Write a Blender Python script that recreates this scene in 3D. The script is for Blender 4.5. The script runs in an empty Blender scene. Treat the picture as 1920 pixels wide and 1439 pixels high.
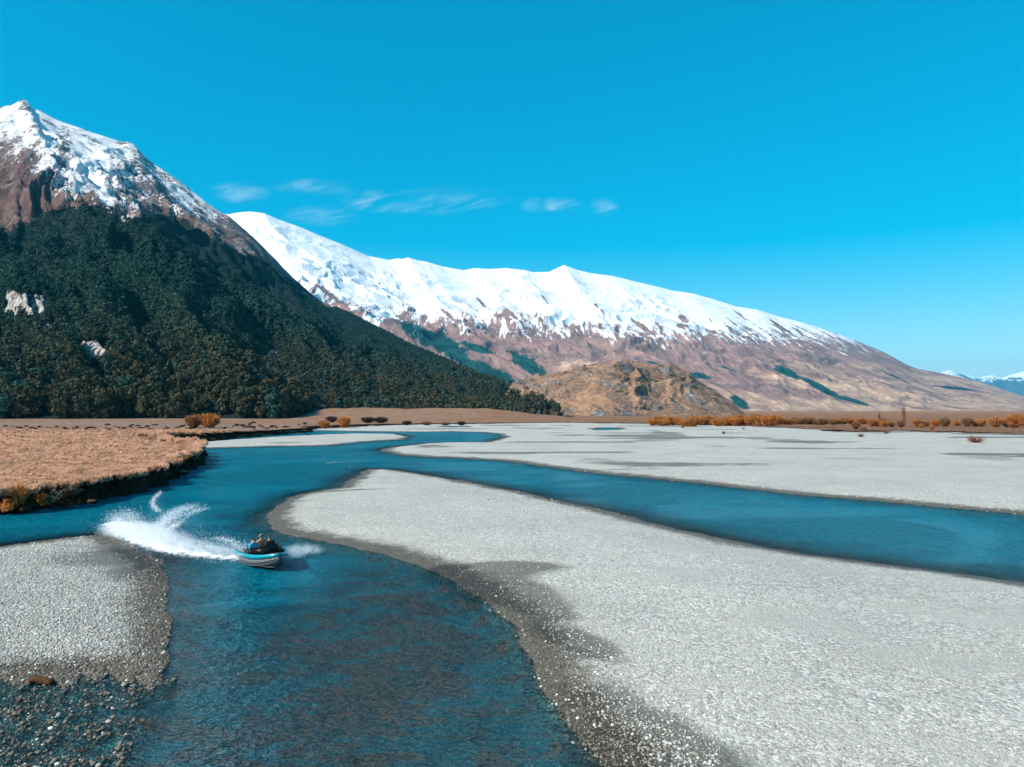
import bpy, bmesh, math, random
import numpy as np
from mathutils import Vector, Matrix, Euler

random.seed(7); RNG = np.random.default_rng(7)
SC = bpy.context.scene
COL = SC.collection
R = math.radians

# ------------------------------------------------------------------ camera
FPX, CX, CY, HOR = 1333.0, 960.0, 719.5, 768.0      # focal length, centre and horizon in photo pixels
CAMH = 9.0
PITCH = math.atan((HOR - CY) / FPX)
cam = bpy.data.cameras.new('camera'); camo = bpy.data.objects.new('camera', cam); COL.objects.link(camo)
camo.location = (0, 0, CAMH); camo.rotation_euler = (R(90) + PITCH, 0, 0)
cam.sensor_width = 36; cam.lens = 36 * FPX / 1920; cam.clip_start = 0.5; cam.clip_end = 120000
SC.camera = camo

# ------------------------------------------------------------------ light
SUN_EL, SUN_AZ = R(38), R(-123)          # azimuth from the view direction (+Y), clockwise positive: left, a little behind
world = bpy.data.worlds.new('World'); SC.world = world; world.use_nodes = True
wn = world.node_tree; wn.nodes.clear()
sky = wn.nodes.new('ShaderNodeTexSky'); sky.sky_type = 'NISHITA'; sky.sun_disc = False
sky.sun_elevation = SUN_EL; sky.sun_rotation = SUN_AZ; sky.air_density = 1.0; sky.dust_density = 1.2; sky.ozone_density = 2.5
sky.altitude = 350
hsv = wn.nodes.new('ShaderNodeHueSaturation'); hsv.inputs['Hue'].default_value = 0.476; hsv.inputs['Saturation'].default_value = 2.2; hsv.inputs['Value'].default_value = 1.58
gam = wn.nodes.new('ShaderNodeGamma'); gam.inputs['Gamma'].default_value = 0.66
bg = wn.nodes.new('ShaderNodeBackground'); bg.inputs['Strength'].default_value = 0.13
wo = wn.nodes.new('ShaderNodeOutputWorld')
wn.links.new(sky.outputs[0], gam.inputs['Color']); wn.links.new(gam.outputs[0], hsv.inputs['Color']); wn.links.new(hsv.outputs[0], bg.inputs[0]); wn.links.new(bg.outputs[0], wo.inputs[0])
sun = bpy.data.lights.new('sun', 'SUN'); sun.energy = 5.0; sun.angle = R(0.5); sun.color = (1.0, 0.94, 0.87)
suno = bpy.data.objects.new('sun', sun); COL.objects.link(suno)
sdir = Vector((math.sin(SUN_AZ) * math.cos(SUN_EL), math.cos(SUN_AZ) * math.cos(SUN_EL), math.sin(SUN_EL)))
suno.rotation_euler = (-sdir).to_track_quat('-Z', 'Y').to_euler(); suno.location = (0, 0, 60)
SC.view_settings.view_transform = 'Standard'; SC.view_settings.look = 'None'
SC.view_settings.exposure = 0.5; SC.view_settings.gamma = 1.0; SC.view_settings.use_curve_mapping = False
SC.render.engine = 'CYCLES'
cy = SC.cycles
cy.use_denoising = True; cy.max_bounces = 6; cy.diffuse_bounces = 2; cy.glossy_bounces = 3; cy.transmission_bounces = 4
cy.transparent_max_bounces = 24; cy.volume_bounces = 3; cy.caustics_reflective = False; cy.caustics_refractive = False; cy.sample_clamp_direct = 6.0; cy.sample_clamp_indirect = 3.0

# ------------------------------------------------------------------ helpers
def ray(px, py):
    dx, dz = (px - CX) / FPX, (CY - py) / FPX
    c, s = math.cos(PITCH), math.sin(PITCH)
    return dx, c - s * dz, s + c * dz
def ground(px, py, z=0.0):
    """the point of the plain at height z seen at that bearing"""
    x, y, w = ray(px, py); t = (z - CAMH) / w
    return x * t, y * t, z
def at_dist(px, py, Y):
    x, y, w = ray(px, py); t = Y / y
    return x * t, Y, CAMH + w * t
def pix(P):
    P = np.asarray(P, float); c, s = math.cos(PITCH), math.sin(PITCH)
    y, z = P[..., 1], P[..., 2] - CAMH
    f = c * y + s * z; u = -s * y + c * z
    f = np.maximum(f, 1e-3)
    return CX + FPX * P[..., 0] / f, CY - FPX * u / f

_perm = np.random.default_rng(3).permutation(4096).astype(np.int64)
def _h(ix, iy, seed): return _perm[(_perm[(ix + seed * 131) & 4095] + iy) & 4095]
def perlin(x, y, seed=0):
    x = np.asarray(x, float); y = np.asarray(y, float)
    ix = np.floor(x).astype(np.int64); iy = np.floor(y).astype(np.int64)
    fx, fy = x - ix, y - iy
    u = fx * fx * fx * (fx * (fx * 6 - 15) + 10); v = fy * fy * fy * (fy * (fy * 6 - 15) + 10)
    def g(a, b, dx, dy):
        t = _h(a, b, seed) * (2 * math.pi / 4096)
        return np.cos(t) * dx + np.sin(t) * dy
    n00 = g(ix, iy, fx, fy); n10 = g(ix + 1, iy, fx - 1, fy); n01 = g(ix, iy + 1, fx, fy - 1); n11 = g(ix + 1, iy + 1, fx - 1, fy - 1)
    return (n00 * (1 - u) + n10 * u) * (1 - v) + (n01 * (1 - u) + n11 * u) * v
def fbm(x, y, seed=0, oct=5, gain=0.5):
    r, a = 0, 1.0
    for k in range(oct):
        r = r + a * perlin(x, y, seed + k * 7); x = x * 2.03 + 3.1; y = y * 2.03 + 1.7; a *= gain
    return r
def ridged(x, y, seed=0, oct=5, gain=0.5):
    r, a = 0, 1.0
    for k in range(oct):
        r = r + a * (0.5 - np.abs(perlin(x, y, seed + k * 7)) * 1.6); x = x * 2.07 + 3.1; y = y * 2.07 + 1.7; a *= gain
    return r
def sstep(a, b, x):
    t = np.clip((x - a) / (b - a), 0, 1); return t * t * (3 - 2 * t)
def sdf(poly, X, Y):
    """signed distance, positive inside"""
    P = np.asarray(poly, float); d = np.full(X.shape, 1e18); ins = np.zeros(X.shape, bool)
    n = len(P)
    for i in range(n):
        ax, ay = P[i]; bx, by = P[(i + 1) % n]
        ex, ey = bx - ax, by - ay; wx, wy = X - ax, Y - ay
        t = np.clip((wx * ex + wy * ey) / (ex * ex + ey * ey + 1e-12), 0, 1)
        d = np.minimum(d, (wx - ex * t) ** 2 + (wy - ey * t) ** 2)
        c = (ay > Y) != (by > Y)
        with np.errstate(divide='ignore', invalid='ignore'):
            ins ^= c & (X < (bx - ax) * (Y - ay) / (by - ay if by != ay else 1e-12) + ax)
    return np.where(ins, 1, -1) * np.sqrt(d)

def mesh_np(name, V, F, smooth=True):
    V = np.asarray(V, np.float32); F = np.asarray(F, np.int32)
    me = bpy.data.meshes.new(name); k = F.shape[1]
    me.vertices.add(len(V)); me.vertices.foreach_set('co', V.ravel())
    me.loops.add(F.size); me.loops.foreach_set('vertex_index', F.ravel())
    me.polygons.add(len(F)); me.polygons.foreach_set('loop_start', np.arange(0, F.size, k, dtype=np.int32))
    me.polygons.foreach_set('use_smooth', np.full(len(F), smooth))
    me.update(calc_edges=True); return me
def attr(me, name, vals):
    a = me.attributes.new(name, 'FLOAT', 'POINT'); a.data.foreach_set('value', np.asarray(vals, np.float32).ravel())
def grid_faces(nr, nc):
    i = np.arange(nr * nc).reshape(nr, nc)
    return np.stack([i[:-1, :-1], i[:-1, 1:], i[1:, 1:], i[1:, :-1]], -1).reshape(-1, 4)
def obj(name, me, mat=None, parent=None, **props):
    o = bpy.data.objects.new(name, me); COL.objects.link(o)
    if mat is not None and me is not None:
        if len(me.materials) == 0: me.materials.append(mat)
    if parent: o.parent = parent
    for k, v in props.items(): o[k] = v
    return o
def empty(name, loc, rz=0, **props):
    o = bpy.data.objects.new(name, None); COL.objects.link(o); o.location = loc; o.rotation_euler = (0, 0, rz)
    o.empty_display_size = 0.2
    for k, v in props.items(): o[k] = v
    return o
def compact(V, F, extra):
    used = np.unique(F); m = np.full(len(V), -1); m[used] = np.arange(len(used))
    return V[used], m[F], {k: a[used] for k, a in extra.items()}

# node shorthand
class NT:
    def __init__(s, name):
        s.m = bpy.data.materials.new(name); s.m.use_nodes = True; s.t = s.m.node_tree; s.t.nodes.clear()
        s.out = s.t.nodes.new('ShaderNodeOutputMaterial')
    def n(s, typ, ins=None, **props):
        nd = s.t.nodes.new('ShaderNode' + typ)
        for k, v in props.items(): setattr(nd, k, v)
        for k, v in (ins or {}).items():
            if hasattr(v, 'is_output') or isinstance(v, bpy.types.NodeSocket): s.t.links.new(v, nd.inputs[k])
            else: nd.inputs[k].default_value = v
        return nd
    def link(s, a, b): s.t.links.new(a, b)
    def pos(s): return s.n('NewGeometry').outputs['Position']
    def vec(s, scale=(1, 1, 1), src=None, rot=(0, 0, 0)):
        v = src if src is not None else s.pos()
        if any(rot): v = s.n('Mapping', {'Vector': v, 'Rotation': rot}).outputs[0]      # turn first, then stretch
        return s.n('Mapping', {'Vector': v, 'Scale': scale}).outputs[0]
    def cn(s, scale, detail=6, rough=0.65, vec=None, dist=0.0, lo=0.36, hi=0.64):
        return s.sm(s.noise(scale, detail, rough, vec, dist), lo, hi)
    def noise(s, scale, detail=4, rough=0.55, vec=None, dist=0.0):
        return s.n('TexNoise', {'Vector': vec if vec is not None else s.pos(), 'Scale': scale, 'Detail': detail, 'Roughness': rough, 'Distortion': dist}).outputs[0]
    def ramp(s, fac, stops, interp='LINEAR'):
        r = s.n('ValToRGB', {0: fac}); cr = r.color_ramp; cr.interpolation = interp
        while len(cr.elements) < len(stops): cr.elements.new(0.5)
        for e, (p, c) in zip(cr.elements, stops):
            e.position = p; e.color = (c, c, c, 1) if isinstance(c, (int, float)) else (*c, 1)
        return r.outputs[0]
    def mix(s, f, a, b, mode='MIX'):
        nd = s.n('Mix', data_type='RGBA', blend_type=mode)
        for sock, v in ((nd.inputs[0], f), (nd.inputs[6], a), (nd.inputs[7], b)):
            if isinstance(v, bpy.types.NodeSocket): s.t.links.new(v, sock)
            elif isinstance(v, (int, float)): sock.default_value = v if sock == nd.inputs[0] else (v, v, v, 1)
            else: sock.default_value = (*v, 1)
        return nd.outputs[2]
    def math(s, op, a, b=0.0, c=0.0, clamp=False):
        nd = s.n('Math', operation=op, use_clamp=clamp)
        for i, v in enumerate((a, b, c)):
            if isinstance(v, bpy.types.NodeSocket): s.t.links.new(v, nd.inputs[i])
            else: nd.inputs[i].default_value = v
        return nd.outputs[0]
    def sm(s, x, a, b):
        nd = s.n('MapRange', interpolation_type='SMOOTHSTEP')
        s.t.links.new(x, nd.inputs[0]); nd.inputs[1].default_value = a; nd.inputs[2].default_value = b
        return nd.outputs[0]
    def att(s, name): return s.n('Attribute', attribute_name=name).outputs['Fac']
    def z(s): return s.n('SeparateXYZ', {0: s.pos()}).outputs[2]
    def bump(s, h, strength=0.5, dist=0.1):
        return s.n('Bump', {'Height': h, 'Strength': strength, 'Distance': dist}).outputs[0]
    def principled(s, color, rough=0.8, spec=0.3, metal=0.0, normal=None, **kw):
        p = s.n('BsdfPrincipled')
        for k, v in (('Base Color', color), ('Roughness', rough), ('Specular IOR Level', spec), ('Metallic', metal), ('Normal', normal)):
            if v is None: continue
            if isinstance(v, bpy.types.NodeSocket): s.t.links.new(v, p.inputs[k])
            else: p.inputs[k].default_value = (*v, 1) if isinstance(v, tuple) else v
        for k, v in kw.items(): p.inputs[k].default_value = v
        s.t.links.new(p.outputs[0], s.out.inputs[0]); return p
def simple(name, color, rough=0.6, spec=0.3, metal=0.0, var=0.15, vscale=6.0, **kw):
    t = NT(name); n = t.noise(vscale, 4)
    lo = tuple(c * (1 - var) for c in color); hi = tuple(min(1, c * (1 + var)) for c in color)
    t.principled(t.mix(n, lo, hi), rough, spec, metal, **kw); return t.m

# ------------------------------------------------------------------ the river plain
def gp(pts, z=0.0): return [ground(x, y, z)[:2] for x, y in pts]
bar_near = gp([(1135,1439),(1090,1385),(1045,1330),(1010,1270),(985,1225),(968,1182),(940,1150),(900,1120),(850,1090),(790,1062),(720,1040),
    (650,1025),(570,1010),(535,1003),(514,990),(503,972),(515,950),(540,933),(580,922),(638,914),(650,903),(662,893),(690,880),(740,881),(800,890),
    (880,904),(960,920),(1040,937),(1120,954),(1200,976),(1300,998),(1400,1018),(1500,1037),(1600,1050),(1700,1063),(1800,1076),(1920,1092),
    (2200,1130),(2900,1230)]) + [(60, 12), (60, 2), (8, 2), (4, 13)]
bar_far = gp([(715,845),(740,852),(800,858),(870,860),(950,865),(1030,876),(1120,888),(1250,900),(1380,915),(1500,929),(1620,938),(1750,950),
    (1920,966),(2300,1000),(3200,1080),(4200,900),(4200,771),(560,771),(560,807),(620,808.5),(700,810),(790,810.5),(850,810),(900,811),(935,814),(948,820),(925,826),
    (915,830),(850,830),(790,832.5),(740,838)])
bar_thin = gp([(330,841),(360,831),(430,825),(520,819.5),(600,815.5),(660,813.5),(740,814),(768,819),(755,825),(700,828),(640,834),(600,837),(500,838),(400,841)])
bar_left = gp([(-700,1105),(-300,1060),(0,1026),(60,1018),(150,1006),(205,1003),(250,1022),(297,1052),(315,1087),(308,1130),(319,1180),(312,1230),(300,1282),
    (285,1290),(262,1270),(240,1283),(205,1262),(175,1277),(150,1262),(120,1290),(85,1268),(40,1285),(0,1270),(-300,1300),(-900,1250)])
shoal_left = gp([(300,1270),(335,1330),(332,1385),(345,1439)]) + [(-6, 12), (-10, 5), (-40, 5)] + gp([(-900,1260),(0,1280)])
terr = gp([(-1500,1120),(-800,1050),(-300,1000),(0,968),(60,961),(110,953),(140,946),(185,937),(240,925),(285,911),(315,899),(340,886),(362,872),(369,862),(360,851),(335,846),(312,845),
    (290,838),(276,828),(300,831),(345,829),(400,825),(450,820.5),(520,815.5),(560,812.5),(577,809.5),(570,807.5),(610,805),(690,801),(760,798),(900,796),(1050,794),(1200,796),(1330,799),
    (1450,803),(1540,808),(1600,812),(1680,809),(1760,813),(1920,816),(2300,822),(3200,835),(4300,830),(4300,770.2),(-2500,770.2)])
pools = [(gp([(1108,804.5),(1130,802.5),(1168,803),(1160,806.5),(1125,807.5)])), gp([(812,801.2),(850,799.8),(885,800.8),(850,802)]), gp([(1570,809.8),(1592,808.6),(1610,809.6),(1590,811)])]
far_hill_rise = lambda X, Y: sstep(500, 720, Y) * sstep(500, 640, CX + FPX * X / np.maximum(Y, 1)) * (1 - sstep(900, 1080, CX + FPX * X / np.maximum(Y, 1)))

def rim_line():
    P = np.array(terr, float); P = np.concatenate([P, P[:1]]); out = []
    for a, b in zip(P[:-1], P[1:]):
        L = np.linalg.norm(b - a); dm = max(25.0, min(a[1], b[1])); n = max(1, int(min(L / (0.0075 * dm), 700))) if dm < 700 else 1
        if max(a[1], b[1]) > 2500: n = min(n, 3)
        for i in range(n): out.append(a + (b - a) * i / n)
    Q = np.array(out); j = np.clip(Q[:, 1] / 60, .4, 3) * (Q[:, 1] < 900)
    T = np.roll(Q, -1, 0) - np.roll(Q, 1, 0); T /= np.linalg.norm(T, axis=1)[:, None] + 1e-9
    Nn = np.stack([-T[:, 1], T[:, 0]], -1)
    w = fbm(Q[:, 0] / 5.0, Q[:, 1] / 5.0, 71, 4) * 1.7 + fbm(Q[:, 0] / 1.3, Q[:, 1] / 1.3, 75, 2) * .28
    return Q + Nn * (w * j)[:, None]
RIM = rim_line()
def terrain(X, Y):
    """height of the plain, terrace distance, wetness helpers"""
    j = np.clip(Y / 60, 0.25, 2.5)
    jx = fbm(X / 2.2, Y / 2.2, 21, 3) * 0.55 * j + fbm(X / 14, Y / 14, 25, 2) * 0.6 * j * (Y > 30)
    jy = fbm(X / 2.2, Y / 2.2, 31, 3) * 0.55 * j
    XX, YY = X + jx, Y + jy
    s = np.maximum(sdf(bar_near, XX, YY), np.maximum(sdf(bar_far, XX, YY), np.maximum(sdf(bar_thin, XX, YY), sdf(bar_left, XX, YY))))
    for p in pools: s = np.minimum(s, -sdf(p, XX, YY))
    sl = sdf(shoal_left, XX, YY)
    inside = np.clip(s, 0, None); out = np.clip(-s, 0, None)
    z = 0.42 * (1 - np.exp(-inside / 4.0)) - 0.95 * (1 - np.exp(-out / 2.6))
    shoal = sstep(-1.0, 1.5, sl)
    zs = -0.10 + 0.11 * fbm(X / 2.3, Y / 1.6, 55, 3)
    z = np.where(s > 0, z, z * (1 - shoal) + np.maximum(z, zs) * shoal)
    z = z + 0.05 * fbm(X / 5, Y / 5, 5, 4) * sstep(0, 3, inside) + 0.10 * fbm(X / 30, Y / 30, 9, 3) * sstep(1, 10, inside) + 0.22 * fbm(X / 4.5, Y / 3.5, 12, 3) * sstep(0.5, 4, out)
    rise = sstep(-13, -7, X) * sstep(44, 34, Y) * sstep(1, 4, out)
    z = np.where(rise > 0, np.minimum(z + 0.62 * rise, np.maximum(z, -0.30 + 0.06 * fbm(X / 1.5, Y / 1.5, 13, 3))), z)
    st = sdf(RIM if RIM is not None else terr, X, Y)
    top = terrace_top(X, Y)
    wdt = np.clip(Y / 160, 0.45, 3.0)
    b = sstep(1.2 * wdt, 3.0 * wdt, st)
    z = z * (1 - b) + (top - 0.04) * b
    return z, st, s
def terrace_top(X, Y):
    colpx = CX + FPX * X / np.maximum(Y, 1)
    return 2.1 - 0.35 * sstep(380, 520, colpx) - 1.0 * sstep(560, 900, colpx) + 0.12 * fbm(X / 6, Y / 6, 81, 3) + 0.22 * fbm(X / 40, Y / 40, 85, 2) + 8.5 * far_hill_rise(X, Y) * (1 + 0.25 * fbm(X / 60, Y / 60, 15, 3))

ang = np.linspace(R(-50), R(50), 820)
off = np.concatenate([np.linspace(1300, 660, 40, endpoint=False), np.linspace(660, 30, 470, endpoint=False), np.linspace(30, 12, 30, endpoint=False), np.geomspace(12, 0.3, 40)])
rows = CAMH * FPX / off
YY, TT = np.meshgrid(rows, np.tan(ang), indexing='ij'); XX = YY * TT
Z, ST, SG = terrain(XX, YY)
nr, nc = XX.shape
V = np.stack([XX, YY, Z], -1).reshape(-1, 3); F = grid_faces(nr, nc)
stf = ST.reshape(-1)[F].mean(1)
dark = np.zeros_like(Z)                       # damp silt lying in old flood hollows
def blob(px, py, wx, wy, a, tilt=0.0):
    cx, cyy, _ = ground(px, py, 0.35); sc = np.hypot(cx, cyy) / FPX
    dx = XX - cx; dy = YY - cyy; c, s_ = math.cos(tilt), math.sin(tilt)
    u = (dx * c + dy * s_) / wx; v = (-dx * s_ + dy * c) / wy
    return a * np.exp(-(u * u + v * v) * 0.9)
for bl in [(935,1062,3.4,1.4,1.6,0.0),(905,1085,3.6,2.0,1.4,-.9),(965,1105,3.0,1.4,1.2,-.9),(1030,1140,2.2,.8,.9,-.9),(1070,1185,2.2,.8,1.5,-.9),(1105,1215,1.4,.6,.8,-.8),(640,918,6,1.2,1.0,.1),(560,926,4,1.2,.5,.2),(980,1060,1,.4,.5,0),
           (1130,1290,1.8,1.4,.8,-.8),(1230,1360,1.8,1.2,.75,-.8),(1160,1400,2.4,1.8,.9,-.7),(1330,1420,1.6,.9,.6,-.8),(1420,1100,.8,.4,.4,0),(1150,880,9,1.6,.6,-.1),
           (215,1040,3.4,2.6,1.8,0.3),(270,1068,2.0,2.0,1.4,.2),(150,1020,3,1.2,.5,0)]:
    dark += blob(*bl)
algae = np.exp(-(((XX + 4.6) / 4.6) ** 2 + ((YY - 25) / 9.0) ** 2)) + .35 * np.exp(-(((XX + 6) / 7) ** 2 + ((YY - 34) / 5) ** 2))
streak = fbm(XX / 34, YY / 60, 91, 4); sg2 = fbm(XX / 60 + 4, YY / 26, 95, 4)
sg2 = fbm(XX / 70 + 4, YY / 15, 95, 4); dark += 1.1 * sstep(0.16, 0.42, sg2) * sstep(85, 130, YY) * sstep(3, 14, SG) + 0.6 * sstep(0.25, 0.45, streak) * sstep(85, 130, YY) * sstep(2, 10, SG)

# gravel material: stone colours cell by cell, wet where it lies near the water, algae on the bed
t = NT('river gravel')
zz = t.z(); P = t.pos()
v1 = t.n('TexVoronoi', {'Vector': P, 'Scale': 9.0}); v2 = t.n('TexVoronoi', {'Vector': P, 'Scale': 3.2}); v3 = t.n('TexVoronoi', {'Vector': P, 'Scale': 26.0})
c1 = t.n('SeparateColor', {0: v1.outputs['Color']}).outputs; c2 = t.n('SeparateColor', {0: v2.outputs['Color']}).outputs; c3 = t.n('SeparateColor', {0: v3.outputs['Color']}).outputs
val = t.math('ADD', t.math('MULTIPLY', c1[0], 0.52), t.math('ADD', t.math('MULTIPLY', c2[0], 0.10), t.math('MULTIPLY', c3[0], 0.38)))
base = t.ramp(val, [(0.15, (0.24, 0.232, 0.205)), (0.42, (0.385, 0.372, 0.328)), (0.60, (0.45, 0.432, 0.38)), (0.82, (0.66, 0.635, 0.56))])
redst = t.sm(c1[1], 0.93, 0.97)
base = t.mix(t.math('MULTIPLY', redst, 0.4), base, (0.42, 0.25, 0.20))
big = t.noise(0.09, 5, 0.6); big2 = t.noise(0.6, 5, 0.6)
sand = t.math('MULTIPLY', t.sm(t.noise(0.22, 5, 0.62, vec=t.vec((0.6, 1.0, 1.0), rot=(0, 0, R(30)))), 0.50, 0.60), 0.7)
base = t.mix(sand, base, t.mix(t.noise(0.6, 4, .6), (0.36, 0.345, 0.30), (0.45, 0.432, 0.38)))
base = t.mix(t.sm(big, 0.35, 0.7), base, t.mix(1.0, base, (0.86, 0.86, 0.86), 'MULTIPLY'))
silt = t.att('dark')
sn = t.math('ADD', silt, t.math('MULTIPLY', t.math('SUBTRACT', big2, 0.5), 0.9))
base = t.mix(t.math('MULTIPLY', t.sm(sn, 0.25, 0.9), 0.85), base, t.mix(0.25, (0.085, 0.083, 0.07), t.mix(1.0, base, (0.40, 0.39, 0.35), 'MULTIPLY')))
edge = t.math('ADD', zz, t.math('MULTIPLY', t.math('SUBTRACT', t.noise(1.3, 5, 0.65), 0.5), 0.16))
wetf = t.math('SUBTRACT', 1.0, t.sm(edge, 0.09, 0.21))
wetcol = t.mix(1.0, base, (0.27, 0.24, 0.205), 'MULTIPLY')
wet = t.mix(wetf, base, wetcol)
alg = t.noise(0.55, 5, 0.62, vec=t.vec((0.55, 1.0, 1.0)), dist=0.4); alg2 = t.noise(2.2, 5, 0.68)
algf = t.sm(t.math('ADD', t.math('MULTIPLY', alg, 0.8), t.math('ADD', t.math('MULTIPLY', alg2, 0.30), t.math('MULTIPLY', t.att('algae'), .072))), 0.555, 0.60)
algf = t.math('MULTIPLY', algf, t.math('SUBTRACT', 1.0, t.sm(zz, -0.20, -0.10)))
bed = t.mix(algf, t.mix(1.0, base, (0.10, 0.34, 0.40), 'MULTIPLY'), t.mix(c1[2], (0.05, 0.017, 0.007), (0.30, 0.095, 0.032)))
col = t.mix(t.sm(zz, -0.08, 0.0), bed, wet)
h = t.math('ADD', t.math('MULTIPLY', v1.outputs['Distance'], -0.8), t.math('MULTIPLY', v3.outputs['Distance'], -0.35))
rough = t.math('SUBTRACT', 0.9, t.math('MULTIPLY', wetf, 0.35))
t.principled(col, rough, 0.25, normal=t.bump(h, 0.8, 0.06)); M_GRAVEL = t.m

# tussock grass material for the terraces
t = NT('dry tussock grass')
n1 = t.cn(0.9, 6, 0.7); n2 = t.noise(0.05, 4, 0.6); n3 = t.cn(5.0, 3, 0.7)
g = t.ramp(t.math('ADD', t.math('MULTIPLY', n1, 0.7), t.math('MULTIPLY', n3, 0.3)), [(0.10, (0.17, 0.085, 0.05)), (0.5, (0.52, 0.31, 0.205)), (0.95, (0.74, 0.48, 0.345))])  # dark end: ground between tussocks, with their shadows painted into the colour
g = t.mix(t.sm(n2, 0.42, 0.62), g, t.mix(1.0, g, (0.95, 0.78, 0.60), 'MULTIPLY'))
pale = t.math('MULTIPLY', t.att('pale'), t.sm(n1, 0.2, 0.6))
g = t.mix(pale, g, (0.50, 0.40, 0.34)); g = t.mix(t.att('brown'), g, t.mix(1.0, g, (0.80, 0.74, 0.68), 'MULTIPLY'))
soil = t.mix(n1, (0.025, 0.018, 0.013), (0.10, 0.06, 0.035))
nz = t.n('SeparateXYZ', {0: t.n('NewGeometry').outputs['True Normal']}).outputs[2]
g = t.mix(t.sm(nz, 0.86, 0.97), soil, g)
t.principled(g, 0.95, 0.1, normal=t.bump(t.math('ADD', n1, n3), 0.9, 0.5)); M_GRASS = t.m

colpx = CX + FPX * XX / YY
pale = (np.exp(-((off[:, None] - 38 + 4 * np.sin(colpx / 90)) / 5.0) ** 2) * (colpx < 620)).astype(float) * 0.9
isT = stf > 1.0 * np.clip(YY.reshape(-1)[F].mean(1) / 160, 0.45, 3.0)
farR = colpx.reshape(-1)[F].mean(1) > 640
def sheet(name, mask, mat, extra):
    Vs, Fs, ex = compact(V, F[mask], {k: a.reshape(-1) for k, a in extra.items()})
    me = mesh_np(name, Vs, Fs); [attr(me, k, a) for k, a in ex.items()]
    return obj(name, me, mat, kind='structure')
gravel = sheet('gravel_riverbed', ~isT, M_GRAVEL, {'dark': dark, 'algae': algae})
terrace = sheet('grass_terrace', isT & ~farR, M_GRASS, {'pale': pale, 'brown': pale * 0})
flat = sheet('grass_flat', isT & farR, M_GRASS, {'pale': pale * 0, 'brown': pale * 0 + sstep(700, 1250, colpx)})

# cut bank along the rim of the terrace: ragged overhanging turf above a dark earth face
Q = RIM; T = np.roll(Q, -2, 0) - np.roll(Q, 2, 0); T /= np.linalg.norm(T, axis=1)[:, None] + 1e-9
NI = np.stack([-T[:, 1], T[:, 0]], -1)
probe = sdf(RIM, Q[:, 0] + NI[:, 0] * .05, Q[:, 1] + NI[:, 1] * .05)
NI = NI * np.where(np.median(probe) > 0, 1, -1)
keepr = (Q[:, 1] < 900) & (np.abs(Q[:, 0]) < 1.35 * Q[:, 1] + 40)
runs = np.where(keepr)[0]; runs = runs[np.argsort(runs)]
prof_t = [-.95, -.75, -.42, -.25, -.02, .10, .02, -.12, -.06, .25, .8, 1.8, 3.6, 7.0]
prof_z = [-.45, -.06, .04, .22, .45, .68, .84, .95, 1.02, 1.0, 1.0, 1.0, 1.0, .93]
wd = np.clip(Q[:, 1] / 110, .75, 3.0)
topz = terrace_top(Q[:, 0], Q[:, 1]); sl_ = np.concatenate([[0], np.cumsum(np.linalg.norm(np.diff(Q, axis=0), axis=1))])
rowsP = []
for k, (tt, zz_) in enumerate(zip(prof_t, prof_z)):
    am = .50 if 0 < k < 9 else 0
    slump = np.clip(fbm(sl_ / 6.5, sl_ * 0 + 3.3, 44, 2), 0, 1) * (1.7 if k < 5 else .2)
    Lf = sstep(185, 110, pix(np.stack([Q[:, 0], Q[:, 1], Q[:, 0] * 0 + 1.0], -1))[0]) * (Q[:, 1] < 120)
    dt = tt * wd * (1 + (1.9 * Lf if k < 9 else 0)) + 1.5 * Lf + am * wd * fbm(sl_ / (1.1 * wd), np.full(len(Q), k * .55), 61, 3) - slump * wd * .6
    pt = Q + NI * dt[:, None]
    zt_ = terrace_top(pt[:, 0], pt[:, 1]) if k >= 9 else topz
    rowsP.append(np.stack([pt[:, 0], pt[:, 1], np.where(zz_ < 0, -.5, zt_ * zz_ + (.05 * fbm(sl_ / .7, np.full(len(Q), k * .9), 64, 2) if k > 0 else 0))], -1))
BK = np.stack(rowsP); nk = len(Q)
ii = np.arange(nk); segok = keepr & np.roll(keepr, -1) & (np.linalg.norm(np.roll(Q, -1, 0) - Q, axis=1) < 25)
fa = []
for k in range(len(prof_t) - 1):
    fa.append(np.stack([k * nk + ii, k * nk + (ii + 1) % nk, (k + 1) * nk + (ii + 1) % nk, (k + 1) * nk + ii], -1)[segok])
Vb = BK.reshape(-1, 3); Fb = np.concatenate(fa); Vb, Fb, _e = compact(Vb, Fb, {})
me = mesh_np('river_bank', Vb, Fb); attr(me, 'pale', np.zeros(len(Vb))); attr(me, 'brown', sstep(700, 1250, pix(Vb)[0]))
obj('river_bank', me, M_GRASS, kind='structure')

# ------------------------------------------------------------------ water
t = NT('river water')
dep = t.att('depth')
w1 = t.noise(1.3, 4, 0.62, vec=t.vec((0.8, 1.25, 1.0), rot=(0, 0, R(-20)))); w2 = t.noise(4.2, 3, 0.6, vec=t.vec((0.7, 1.3, 1.0), rot=(0, 0, R(10)))); w3 = t.noise(0.16, 4, 0.6, dist=0.8)
calm = t.sm(t.noise(0.07, 3, 0.6, vec=t.vec((0.7, 1.0, 1.0), rot=(0, 0, R(-20))), dist=1.2), 0.35, 0.62)
hgt = t.math('ADD', t.math('MULTIPLY', w1, 1.0), t.math('MULTIPLY', w2, 0.42))
hgt = t.math('MULTIPLY', hgt, t.math('ADD', 0.45, t.math('MULTIPLY', calm, 0.75)))
nrm = t.bump(hgt, 1.0, 0.95)
fres = t.n('Fresnel', {'IOR': 1.29, 'Normal': nrm}).outputs[0]
tint = t.mix(t.sm(dep, 0.0, 0.9), (0.86, 0.96, 0.98), (0.14, 0.66, 0.82))
clear = t.n('BsdfTransparent', {0: tint}).outputs[0]
milk = t.n('BsdfDiffuse', {'Color': (0.0, 0.175, 0.25, 1), 'Normal': nrm}).outputs[0]
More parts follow.
